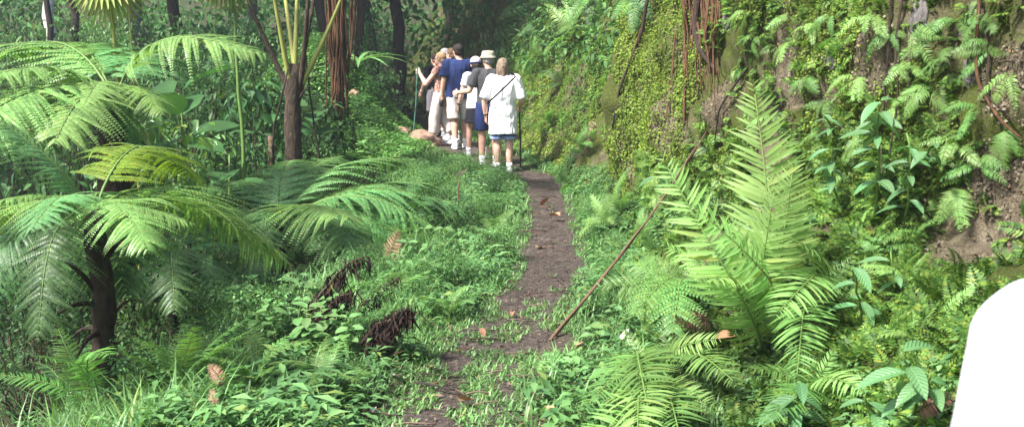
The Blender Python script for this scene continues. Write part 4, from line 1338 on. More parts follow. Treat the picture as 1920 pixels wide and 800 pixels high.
mb = MB(); PP, NN_ = [], []
for b_ in BARE:
    k = np.where(np.linalg.norm(BFLAT - np.array(b_[:3]), axis=1) < b_[3] * 1.2)[0]
    j = rng.choice(k, 900 if b_[1] < 8 else 350); PP.append(BFLAT[j] + rng.normal(0, .03, (len(j), 3)) * (1 - np.abs(NFLAT[j])) + NFLAT[j] * .004); NN_.append(NFLAT[j])
Pb, Nb = np.concatenate(PP), np.concatenate(NN_); k = len(Pb)
scatter(mb, tpl_diamond(.9, -.12, .35), Pb, unit(rng.normal(0, 1, (k, 3)) + Nb * .3), unit(Nb + rng.normal(0, .5, (k, 3))), rng.uniform(.005, .022, k))
n = 5000; Y = 3.6 + 8 * rng.random(n) ** 1.4; X = xc(Y) + rng.normal(0, .8, n) * half_w(Y)
scatter(mb, tpl_diamond(.9, -.12, .35), np.stack([X, Y, hgt(X, Y) + .018], -1), rdir(n, rng, -.3, .5), unit(np.array([0, 0, 1.0]) + rng.normal(0, .4, (n, 3))), rng.uniform(.004, .015, n))
mc_ = leafmat('crumbling_soil', (.06, .046, .034), (.105, .083, .064), (.18, .148, .115), .0, .95, .1, 0, (1, 1, 1))
stuff(mb.obj('soil_crumbs', mc_), 'crumbs of brown soil on the bare bank and the path', 'soil')

# single fallen leaves
FL = {}
for k, m in (('b', L_LIT), ('p', L_LITP)):
    FL[k] = [leaf_mesh('fallen_leaf', tpl_leaf(.45, 6, f, d, (.7, .8)), m) for f, d in ((.3, -.35), (.15, .3), (.4, .2))]
for i, (px, py, s, k, lab) in enumerate([
    (868, 772, .13, 'b', 'largest tan curled leaf on the path at the bottom'), (805, 700, .10, 'b', 'orange-brown leaf on the left side of the path'),
    (745, 660, .14, 'p', 'white scrap of dead leaf beside the withered frond'), (746, 682, .08, 'b', 'small orange leaf under the white scrap'),
    (745, 718, .09, 'p', 'grey-pink leaf at the left edge of the path'), (1040, 418, .18, 'b', 'orange leaf across the path in the distance'),
    (1022, 398, .18, 'b', 'tan leaf farthest along the path'), (905, 635, .09, 'b', 'brown leaf in the middle of the path'),
    (700, 785, .07, 'p', 'pale leaf in the grass at the bottom'), (1030, 790, .10, 'b', 'brown leaf in the grass right of the path at the bottom'),
    (1085, 655, .12, 'b', 'brown leaf close to the foot of the dry pole'), (960, 600, .08, 'b', 'dark tan leaf where grass crosses the path'),
    (865, 345, .30, 'p', 'white crumpled scrap in the weeds before the walkers'), (520, 560, .16, 'b', 'reddish leaf above the pale weeds'),
    (430, 690, .14, 'b', 'tan curled leaf beside the pink dead frond'), (930, 655, .07, 'b', 'small brown leaf on the path left of the pole foot'),
    (1010, 470, .12, 'b', 'dark leaf on the left side of the far path')]):
    p = on_ground(px, py); rr = np.random.default_rng(900 + i)
    a = rr.uniform(-.6, .6) + (PI if rr.random() < .5 else 0)
    o = empty('x', p + np.array([0, 0, .05 if py > 420 else .09]))
    M = Matrix.Translation(o.location) @ Matrix.Rotation(a, 4, 'Z') @ Matrix.Rotation(rr.normal(0, .25), 4, 'X') @ Matrix.Translation((0, -s / 2, 0)) @ Matrix.Scale(s, 4)
    bpy.data.objects.remove(o)
    o = link('fallen_leaf', FL[k][i % 3], None, M); tag(o, lab, 'leaf', 'fallen leaves')
for i, (px, py, s, k, lab) in enumerate([(1170, 690, .2, 'p', 'pale brown dead leaf under the arching fern'), (1155, 700, .14, 'b', 'dark red leaf under the arching fern'),
                                         (1385, 640, .12, 'b', 'orange leaf caught among the ferns'), (1140, 470, .2, 'b', 'reddish leaf on the verge left of the dry pole'),
                                         (1100, 562, .16, 'b', 'pinkish leaf against the lower half of the dry pole')]):
    p, nn = on_bank(px, py); rr = np.random.default_rng(950 + i)
    z = unit(nn + np.array([0, -.4, .6])); x = unit(np.cross(rdir(1, rr)[0], z)); y = np.cross(z, x); p = p + z * .06
    M = Matrix(((x[0], y[0], z[0], p[0]), (x[1], y[1], z[1], p[1]), (x[2], y[2], z[2], p[2]), (0, 0, 0, 1))) @ Matrix.Scale(s, 4)
    o = link('fallen_leaf', FL[k][i % 3], None, M); tag(o, lab, 'leaf', 'fallen leaves')


# ------------------------------------------------------------------ sticks, roots, vines, stones
def rod(name, pts, rad, mat, label, cat, group=None, n=8):
    pts = np.asarray(pts, float); o_ = pts[0]
    mb = MB(); add_tube(mb, pts - o_, rad, n)
    o = mb.obj(name, mat); o.location = tuple(o_); tag(o, label, cat, group)
    return o


# the long dry pole: two canes side by side leaning on the bank
pb = on_ground(1026, 640); pt, _ = on_bank(1325, 250)
pole = empty('dry_pole', pb)
for k, (dx, l) in enumerate([(0, 1.0), (.016, .9)]):
    a = pb + np.array([dx, 0, -.02 + .03 * k]); b = pb + (pt - pb) * l + np.array([dx * .6, -.02, .02])
    mb = MB(); add_tube(mb, curve(a, b, (.0, 0, -.05 - .02 * k), 16, .004) - pb, np.linspace(.0095, .006, 16), 8)
    mb.obj('cane', POLE, pole)
tag(pole, 'long dry brown pole leaning from the verge up against the bank', 'pole')

p = on_ground(305, 600)
rod('fallen_stalk', curve(p, at(225, 480, p[1] + .15), (0, 0, .02), 8), np.linspace(.02, .014, 8), POLE, 'brown dead stalk leaning in the grass right of the nearest trunk', 'stalk')
p = on_ground(345, 590)
rod('fallen_stalk', curve(p, at(290, 510, p[1] + .25), (0, 0, .08), 8), np.linspace(.007, .004, 8), POLE, 'thin curved brown stalk right of the leaning dead stalk', 'stalk')
p = on_ground(860, 400)
rod('twig', curve(p, at(862, 335, p[1]), (0, 0, 0), 6, .01), np.linspace(.012, .006, 6), POLE, 'thin upright twig beside the white scrap in the weeds', 'twig')
p = on_ground(815, 745)
rod('twig', curve(p + np.array([-.1, .08, .05]), p + np.array([.1, -.02, .05]), (0, 0, 0), 6, .006), np.linspace(.007, .005, 6), BARK_D, 'small dark twig lying on the left of the path', 'twig')
p, _ = on_bank(1150, 708)
rod('twig', curve(p + np.array([-.12, 0, .07]), p + np.array([.14, .04, .05]), (0, 0, 0), 6, .004), np.linspace(.006, .005, 6), POLE, 'short straight twig under the pale arching fern', 'twig')
p = on_ground(295, 735)
o = rod('stump', curve(p - np.array([0, 0, .1]), at(288, 680, p[1]), (0, 0, 0), 7, .012), np.array([.06, .05, .045, .045, .04, .042, .03]), BARK_TF, 'short dark stump in the grass at lower left', 'stump', n=10)

# hanging root bundle in front of the mound
o = empty('hanging_roots', at(640, -40, 14.5)); base = np.array(o.location)
mb = MB(); rr = np.random.default_rng(61)
for k in range(46):
    a = base + np.array([rr.normal(0, .07), rr.normal(0, .07), .8]); yb = rr.choice([215, 200, 180, 140, 60], p=[.3, .25, .2, .15, .1])
    pxb = 640 + rr.normal(0, 9) - 4
    b = at(pxb, yb + rr.normal(0, 10), 14.5 + rr.normal(0, .1))
    add_tube(mb, curve(a, b, (rr.normal(0, .05), 0, 0), 16, .012, rr) - base, np.linspace(.022, .012, 16) * rr.uniform(.6, 1.4), 5)
for k in range(6):
    a = base + np.array([.1, 0, .8]); b = at(652 + rr.normal(0, 4), 110 + 30 * rr.random(), 14.5)
    add_tube(mb, curve(a, b, (.12, 0, 0), 14, .014, rr) - base, np.linspace(.02, .01, 14), 5)
mb.obj('root_strands', ROOT, o)
tag(o, 'thick bundle of reddish-brown roots hanging in front of the mound', 'roots')
# a limb above carries them (out of the picture), part of the tree behind
for t in [x for x in COL.objects if x.get('label') == 'dark trunk behind the hanging root bundle']:
    mb = MB(); tl = np.array(t.location)
    add_tube(mb, curve(np.array([0, 0, 3.2]), base + np.array([0, 0, .78]) - tl, (0, 0, .5), 12, .03), np.linspace(.11, .07, 12), 9)
    mb.obj('limb', BARK_D, t)

# roots and vines on the bank face
for i, (pts, r, mat, lab) in enumerate([
    ([(1318, -20), (1310, 60), (1318, 95), (1345, 130)], .030, ROOTD, 'thick dark root crooking down the bank above the tall fern'),
    ([(1300, -20), (1285, 80), (1290, 240)], .016, ROOT, 'brown root hanging straight beside the mossy bulge'),
    ([(1335, -20), (1330, 60), (1343, 140)], .012, ROOT, 'pale brown root behind the crooked dark root'),
    ([(1225, -20), (1200, 80), (1165, 170), (1150, 240)], .020, ROOTD, 'slanting dark vine across the mossy bulge'),
    ([(1270, 60), (1262, 150), (1256, 230)], .010, ROOT, 'thin brown root running down the bulge'),
    ([(1700, -20), (1695, 90), (1690, 180), (1660, 400)], .008, ROOTD, 'thin dark vine hanging through the blue-green climber'),
    ([(1685, -20), (1675, 120), (1672, 250)], .007, ROOTD, 'thinner vine left of the hanging dark vine'),
    ([(1850, -20), (1840, 80), (1845, 160), (1880, 215), (1925, 250)], .010, ROOT, 'reddish vine looping at the right edge'),
    ([(1860, 20), (1850, 100), (1862, 190), (1900, 230)], .008, ROOTD, 'dark vine close beside the reddish looping vine'),
    ([(1710, 60), (1705, 160), (1690, 260)], .006, STALKB, 'fine brown stem right of the hanging dark vine'),
    ([(1640, 480), (1650, 420), (1665, 330), (1672, 250)], .006, STALKB, 'fine stem rising out of the feathery cover'),
    ([(1400, 130), (1350, 200), (1345, 260)], .010, ROOTD, 'short root just above the tip of the dry pole'),
    ([(1215, 20), (1190, 110), (1165, 150)], .010, ROOT, 'brown root beside the slanting dark vine')]):
    P = []
    for (px, py) in pts:
        q, nn = on_bank(px, py); P.append(q + nn * .05)
    P = np.array(P); t = np.linspace(0, len(P) - 1, 18)
    Q = np.stack([np.interp(t, np.arange(len(P)), P[:, c]) for c in range(3)], -1)
    for _ in range(2):
        Q[1:-1] = (Q[:-2] + 2 * Q[1:-1] + Q[2:]) / 4
    rod('hanging_root' if mat in (ROOT, ROOTD) and r > .009 else 'vine', Q, np.linspace(r, r * .6, 18), mat, lab, 'root' if r > .009 else 'vine', 'roots and vines on the bank', 7)
q0, n0 = on_bank(1320, 20); o = empty('root_curtain', q0); mb = MB(); rr = np.random.default_rng(88)
for k in range(26):
    px = rr.uniform(1288, 1352); yb = rr.choice([90, 130, 170, 230], p=[.3, .3, .25, .15]); yb = yb + rr.normal(0, 12)
    P = []
    for py in np.linspace(-15, yb, 6):
        q, nn = on_bank(px + rr.normal(0, 2), py); P.append(q + nn * rr.uniform(.02, .07))
    P = np.array(P); t = np.linspace(0, 5, 16); Q = np.stack([np.interp(t, np.arange(6), P[:, c]) for c in range(3)], -1)
    for _ in range(3):
        Q[1:-1] = (Q[:-2] + 2 * Q[1:-1] + Q[2:]) / 4
    add_tube(mb, Q - q0, np.linspace(.012, .004, 16) * rr.uniform(.4, 1.5), 5)
mb.obj('root_strands', ROOT, o); tag(o, 'curtain of brown roots hanging above the tip of the dry pole', 'roots', 'roots and vines on the bank')
for i, (px, tips, lab) in enumerate([(1120, [(1060, 45), (1110, 75), (1150, 50), (1090, 20)], 'dark fern drooping over the top of the far bank'), (1190, [(1150, 40), (1190, 65), (1225, 45)], 'dark fern drooping over the top of the mossy bulge'),
                                     (985, [(935, 40), (960, 60), (1000, 50)], 'dark fern drooping above the last walkers')]):
    q, nn = on_bank(px, 4); o = empty('fern', q + np.array([0, 0, .1]))
    for k, t in enumerate(tips):
        place(o, SWM['d' if k % 3 else 'g'][k % 3], np.array(o.location), at(t[0], t[1], q[1] - .45), up=(-.3, -.7, .7), roll=.2 * k - .3)
    tag(o, lab, 'fern', 'ferns drooping from the bank top')
# vines round the bare trunk
q0, q1 = gp(at(520, 330, 11.7)[0], 11.7), at(540, 130, 11.8)
rod('vine', curve(q0, q1, (-.12, 0, 0), 12, .015), np.linspace(.018, .012, 12), BARK_D, 'thin woody vine curving left of the bare trunk', 'vine', 'vines by the bare trunk')
q0, q1 = gp(at(622, 300, 12.2)[0], 12.2), at(572, 100, 12.0)
rod('vine', curve(q0, q1, (0, 0, -.05), 12, .012), np.linspace(.014, .010, 12), BARK_D, 'thin dark vine slanting right of the bare trunk', 'vine', 'vines by the bare trunk')
q0 = gp(at(500, 330, 12.6)[0], 12.6); rod('cut_stump', curve(q0, at(508, 255, 12.6), (0, 0, 0), 7, .01), np.linspace(.09, .04, 7), POLE, 'pale brown dead stub left of the bare trunk', 'stump', None, 8)


def rock(name, c, rad, mat, label, seed):
    V, F = [], []
    nu, nv = 30, 18
    u, v = np.meshgrid(np.arange(nu) * 2 * PI / nu, np.linspace(0, PI, nv))
    D = np.stack([np.cos(u) * np.sin(v), np.sin(u) * np.sin(v), np.cos(v)], -1)
    Rr = 1 + .9 * (fbm(D * 1.5 + seed, seed, 3) - .5) + .5 * (fbm(D * 4 + seed, seed, 3) - .5)
    P = D * Rr[..., None] * np.asarray(rad)
    i = np.arange(nv - 1)[:, None] * nu; j = np.arange(nu)[None]
    F = np.stack([i + j, i + nu + j, i + nu + (j + 1) % nu, i + (j + 1) % nu], -1).reshape(-1, 4)
    o = MB().add(P.reshape(-1, 3), F).obj(name, mat); o.location = tuple(c); tag(o, label, 'rock', 'stones')
    return o


STONE = barkmat('clay_stone', (.16, .10, .07), (.30, .20, .145), (.42, .31, .245), (5, 5, 5), .85, .6)
q = on_ground(787, 268); rock('boulder', (q[0], q[1], q[2] + .03), (.36, .3, .17), STONE, 'pinkish clay boulder at the foot of the mound beside the path', 3)
q = on_ground(752, 252); rock('boulder', (q[0], q[1], q[2] + .03), (.2, .2, .1), STONE, 'smaller clay stone left of the pinkish boulder', 4)
q, nn = on_bank(1078, 240); rock('stone', q - nn * .05, (.10, .10, .07), STONE, 'orange-tan stone set in the bank right of the walkers', 5)
q, nn = on_bank(1102, 235); rock('stone', q - nn * .045, (.07, .07, .10), STONE, 'pale pink stone in the bank beside the mossy bulge', 6)
q = at(664, 205, 17.2); rock('stone', (q[0], 17.2, float(hgt(q[0], 17.2)) + .05), (.11, .1, .1), STONE, 'small reddish stone in the plants on the mound', 7)
ROCKG = barkmat('pale_grey_rock', (.07, .065, .06), (.16, .145, .14), (.30, .275, .28), (26, 26, 14), .85, .9)
for (px, py, rad, lab, s) in [(1722, 50, (.06, .1, .2), 'pale grey rock streak high on the right of the bank', 8), (1710, 85, (.05, .09, .12), 'pale grey rock just below the high streak', 9),
                              (1555, 110, (.06, .07, .09), 'small grey rock with dark hollow in the upper bank', 10), (1800, 130, (.05, .09, .16), 'grey rock showing between ferns at upper right', 11),
                              (1360, 40, (.05, .1, .12), 'grey rock beside the hanging roots', 13)]:
    q, nn = on_bank(px, py); rock('rock', q - nn * .035, np.array(rad) * .75, ROCKG, lab, s)

# fan palms: fan leaves on long stalks
def fan_leaf_mesh():
    mb = MB(); ths = np.linspace(-1.45, 1.45, 26)
    for th in ths:
        L = 1 * (1 - .12 * abs(th) / 1.45)
        V, Fq = tpl_leaf(.075, 6, .5, .0, (.35, .5))
        V = V.copy(); V[:, 1] *= L; y = V[:, 1]
        V[:, 2] += -.42 * np.clip(y - .45, 0, 1) ** 1.5
        c, s = math.cos(th), math.sin(th)
        V = np.stack([V[:, 0] * c + V[:, 1] * s, -V[:, 0] * s + V[:, 1] * c, V[:, 2]], -1)
        mb.add(V, Fq)
    return mb.mesh('fan_leaf', [L_FAN])


FAN = fan_leaf_mesh()
for (foot_px, hub, Y, s, lab, seed) in [((213, 135), (206, -45), 8.4, .46, 'fan palm leaf hanging from a green stalk in the upper left', 1),
                                       ((448, 60), (430, -60), 10.5, .52, 'fan palm with yellow-tipped leaf at the top edge', 2)]:
    h = at(hub[0], hub[1], Y); b = gp(h[0] + .05, Y, -.05)
    o = empty('fan_palm', b)
    mb = MB(); add_tube(mb, curve(b, h, (.03, 0, 0), 14, .008) - b, np.linspace(.028, .015, 14), 8); mb.obj('stalk', STALKY if seed == 1 else STALKG, o)
    for k in range(3):
        put(o, FAN, h, np.array([.9 * (k - 1), -.35, -.1 if k != 1 else -1.0]), np.array([.1 * (k - 1), -.6, .75]), s * (1 if k == 1 else 1.1), 'leaf')
    tag(o, lab, 'palm', 'fan palms')
# flower stalk with curled buds
b = at(225, 150, 8.3); t = at(240, 5, 8.3)
o = empty('flower_stalk', gp(b[0], 8.3)); mb = MB(); base = np.array(o.location)
P = curve(base, t, (.05, 0, 0), 14); add_tube(mb, P - base, np.linspace(.014, .006, 14), 6)
for k in range(16):
    p = P[8 + k % 6] * (1 - (k % 3) / 3) + P[min(13, 9 + k % 6)] * (k % 3) / 3; d = np.array([(-1) ** k * .07, 0, .03]); add_tube(mb, curve(p, p + d, (0, 0, .03), 5) - base, [.004, .004, .008, .01, .006], 5)
mb.obj('stem', STALKY, o); tag(o, 'thin flower stalk with curled buds beside the fan palm leaf', 'flower stalk')


# ------------------------------------------------------------------ people
def capsule(a, b, ra, rb, n=14, flat=False):
    a = np.asarray(a, float); b = np.asarray(b, float); d = unit(b - a)
    if flat:
        pts = [a, a, b, b]; rad = [.001, ra, rb, .001]
    else:
        t = np.linspace(PI / 2, 0, 5)
        pts = [a - d * ra * math.sin(x) for x in t] + [b + d * rb * math.sin(x) for x in t[::-1]]
        rad = [max(.0008, ra * math.cos(x)) for x in t] + [max(.0008, rb * math.cos(x)) for x in t[::-1]]
    P = np.array(pts); rad = np.array(rad)
    ref = np.array([0, 0, 1.0]) if abs(d[2]) < .8 else np.array([1.0, 0, 0])
    A = unit(np.cross(d, ref)); B = np.cross(d, A)
    th = np.arange(n) * 2 * PI / n
    V = (P[:, None] + rad[:, None, None] * (np.cos(th)[None, :, None] * A + np.sin(th)[None, :, None] * B)).reshape(-1, 3)
    k = len(P); i = np.arange(k - 1)[:, None] * n; j = np.arange(n)[None]
    F = np.stack([i + j, i + (j + 1) % n, i + n + (j + 1) % n, i + n + j], -1).reshape(-1, 4)
    return V, F


def ellip(c, rad, nu=18, nv=12, rot=None):
    u, v = np.meshgrid(np.arange(nu) * 2 * PI / nu, np.linspace(0.001, PI - .001, nv))
    P = np.stack([np.cos(u) * np.sin(v), np.sin(u) * np.sin(v), np.cos(v)], -1) * np.asarray(rad)
    if rot is not None:
        P = P @ np.array(Euler(rot).to_matrix()).T
    i = np.arange(nv - 1)[:, None] * nu; j = np.arange(nu)[None]
    F = np.stack([i + j, i + nu + j, i + nu + (j + 1) % nu, i + (j + 1) % nu], -1).reshape(-1, 4)
    return P.reshape(-1, 3) + np.asarray(c), F


def loft(rings, n=24):
    """rings: (x, y, z, rx, ry); closed at both ends"""
    Rg = [(*rings[0][:3], .001, .001)] + list(rings) + [(*rings[-1][:3], .001, .001)]
    th = np.arange(n) * 2 * PI / n
    V = np.array([[(x + rx * math.cos(t), y + ry * math.sin(t), z) for t in th] for x, y, z, rx, ry in Rg]).reshape(-1, 3)
    k = len(Rg); i = np.arange(k - 1)[:, None] * n; j = np.arange(n)[None]
    F = np.stack([i + j, i + (j + 1) % n, i + n + (j + 1) % n, i + n + j], -1).reshape(-1, 4)
    return V, F


def fused(mb, name, mat, parent, voxel=.008, smooth=4, fold=0, fseed=0, fscale=(9, 9, 3), S=1.0):
    """join overlapping solids into one continuous skin"""
    me = mb.mesh('tmp', [mat])
    t = bpy.data.objects.new('tmp', me); COL.objects.link(t)
    m = t.modifiers.new('r', 'REMESH'); m.mode = 'VOXEL'; m.voxel_size = voxel
    s = t.modifiers.new('s', 'SMOOTH'); s.factor = .5; s.iterations = smooth
    dg = bpy.context.evaluated_depsgraph_get(); dg.update()
    out = bpy.data.meshes.new_from_object(t.evaluated_get(dg)); out.name = name
    bpy.data.objects.remove(t); bpy.data.meshes.remove(me)
    nv = len(out.vertices)
    V = np.empty(nv * 3, np.float32); out.vertices.foreach_get('co', V); V = V.reshape(-1, 3)
    if fold:
        Nn = np.empty(nv * 3, np.float32); out.vertices.foreach_get('normal', Nn); Nn = Nn.reshape(-1, 3)
        f = 1 - np.abs(2 * fbm(V * np.array(fscale), fseed, 3) - 1) * 2
        V = V + Nn * (fold * f)[:, None]
    V = V * S
    out.vertices.foreach_set('co', V.astype(np.float32).ravel())
    out.polygons.foreach_set('use_smooth', np.ones(len(out.polygons), bool))
    out.materials.clear(); out.materials.append(mat); out.update()
    return link(name, out, parent)


SKIN = plain('skin', (.50, .29, .215), .55, .35, .08, 12, .05)
SKINP = plain('rosy_skin', (.58, .35, .275), .55, .35, .08, 12, .05)
C_WHITE = clothmat('white_cotton', (.80, .79, .82), .45, .02)
C_NAVY = clothmat('navy_cotton', (.018, .030, .10), .5)
C_BLACK = clothmat('black_cotton', (.012, .012, .018), .4)
C_DGREY = clothmat('dark_grey_cotton', (.05, .05, .055), .5)
C_BEIGE = clothmat('beige_cotton', (.47, .42, .40), .5, .05)
C_DENIM = clothmat('denim', (.07, .11, .30), .4)
C_DENIML = clothmat('denim_turnup', (.28, .36, .6), .4)
C_TURQ = clothmat('turquoise_cotton', (.25, .5, .6), .4)
C_KHAKI = clothmat('khaki_cotton', (.30, .29, .22), .4)
C_PINK = clothmat('pale_pink_cotton', (.72, .55, .66), .3)
RUBBER = plain('dark_rubber', (.03, .03, .035), .7)
SHOE_W = plain('white_shoe', (.66, .66, .70), .5, .4, .15, 40)
SHOE_D = plain('dark_shoe', (.03, .028, .03), .6)
SOCK = clothmat('white_sock', (.78, .78, .8), .2)
LEATHER = plain('black_leather', (.012, .012, .014), .4)
STEEL = plain('watch_metal', (.25, .24, .22), .35, .5)
H_BLOND = barkmat('blond_hair', (.22, .14, .07), (.46, .32, .18), (.62, .47, .3), (60, 60, 6), .55, .6)
H_STREAK = barkmat('streaked_hair', (.06, .045, .032), (.27, .205, .145), (.54, .45, .35), (34, 34, 3), .55, .6)
H_DARK = barkmat('dark_hair', (.010, .008, .007), (.028, .02, .017), None, (60, 60, 6), .5, .6)
H_GREY = barkmat('grey_hair', (.16, .15, .15), (.36, .34, .33), (.5, .48, .47), (60, 60, 8), .6, .6)
H_BROWN = barkmat('brown_hair', (.05, .03, .018), (.14, .085, .05), (.2, .13, .08), (60, 60, 6), .55, .6)
STICK = plain('green_stick', (.03, .10, .07), .5)
STICKD = plain('dark_stick', (.018, .03, .025), .5)


def print_mat(name, a, b, c, sc=26):
    m, nt, out = new_mat(name)
    f = noise(nt, sc, 3, .6, coords(nt, 'Object'), 1.5)
    bb = bsdf(nt, ramp(nt, f, [(.36, a), (.44, b), (.58, c)], 'CONSTANT'), .9, .1)
    nt.links.new(bb.outputs[0], out.inputs[0]); return m


C_PRINT = print_mat('brown_print', (.14, .07, .055), (.30, .17, .14), (.48, .36, .33))


def plaid_mat():
    m, nt, out = new_mat('plaid_cotton')
    co = coords(nt, 'Object')
    def band(rot):
        w = nt.nodes.new('ShaderNodeTexWave'); w.inputs['Scale'].default_value = 9; w.bands_direction = rot
        nt.links.new(co, w.inputs['Vector']); return w.outputs['Fac']
    c = mixc(nt, ramp(nt, band('Z'), [(.6, (0, 0, 0)), (.7, (.6, .6, .6))]), (.36, .32, .31), (.2, .14, .14))
    c = mixc(nt, ramp(nt, band('X'), [(.6, (0, 0, 0)), (.7, (.7, .7, .7))]), c, (.2, .2, .3))
    b = bsdf(nt, c, .9, .1); nt.links.new(b.outputs[0], out.inputs[0]); return m


C_PLAID = plaid_mat()

# joints of a 1.70 m figure facing +Y; L is -x
J0 = dict(head=(0, .02, 1.585), neck=(0, -.01, 1.44), chest=(0, 0, 1.30), pelvis=(0, 0, .95),
          shL=(-.185, -.01, 1.395), shR=(.185, -.01, 1.395), elL=(-.245, -.04, 1.12), elR=(.245, -.04, 1.12),
          wrL=(-.255, .03, .88), wrR=(.255, .03, .88), hipL=(-.09, 0, .92), hipR=(.09, 0, .92),
          knL=(-.095, .02, .49), knR=(.095, .02, .49), anL=(-.095, -.02, .085), anR=(.095, -.02, .085))


def hand(mb, w, d, pn, side, curl=.5):
    """palm and five separate, bent fingers; d = along the hand, pn = palm normal, side = +1 when the thumb lies along +cross(d, pn)"""
    d = unit(d); pn = unit(pn - d * (np.asarray(pn) @ d)); s = np.cross(d, pn) * side
    c = w + d * .052
    for k in range(4):
        f0 = w + d * .012 + s * (.012 - .009 * k); f1 = w + d * .088 + s * (.029 - .019 * k)
        mb.add(*capsule(f0, f1, .015, .0125, 10))
    for k, L in enumerate((.070, .080, .074, .058)):
        p = w + d * .09 + s * (.031 - .0205 * k); a = 0
        for seg, fr in enumerate((.45, .32, .26)):
            a += curl * (.55 if seg == 0 else .75)
            q = p + (d * math.cos(a) + pn * math.sin(a)) * L * fr
            mb.add(*capsule(p, q, .0092 - .0008 * seg, .0086 - .0009 * seg, 8)); p = q
    p = w + d * .025 + s * .024
    q = p + unit(s * .8 + d * .6 + pn * .25) * .042; mb.add(*capsule(p, q, .0135, .011, 8))
    r = q + unit(d * .85 + s * .12 + pn * (.3 + curl * .4)) * .035; mb.add(*capsule(q, r, .0108, .009, 8))
    return c


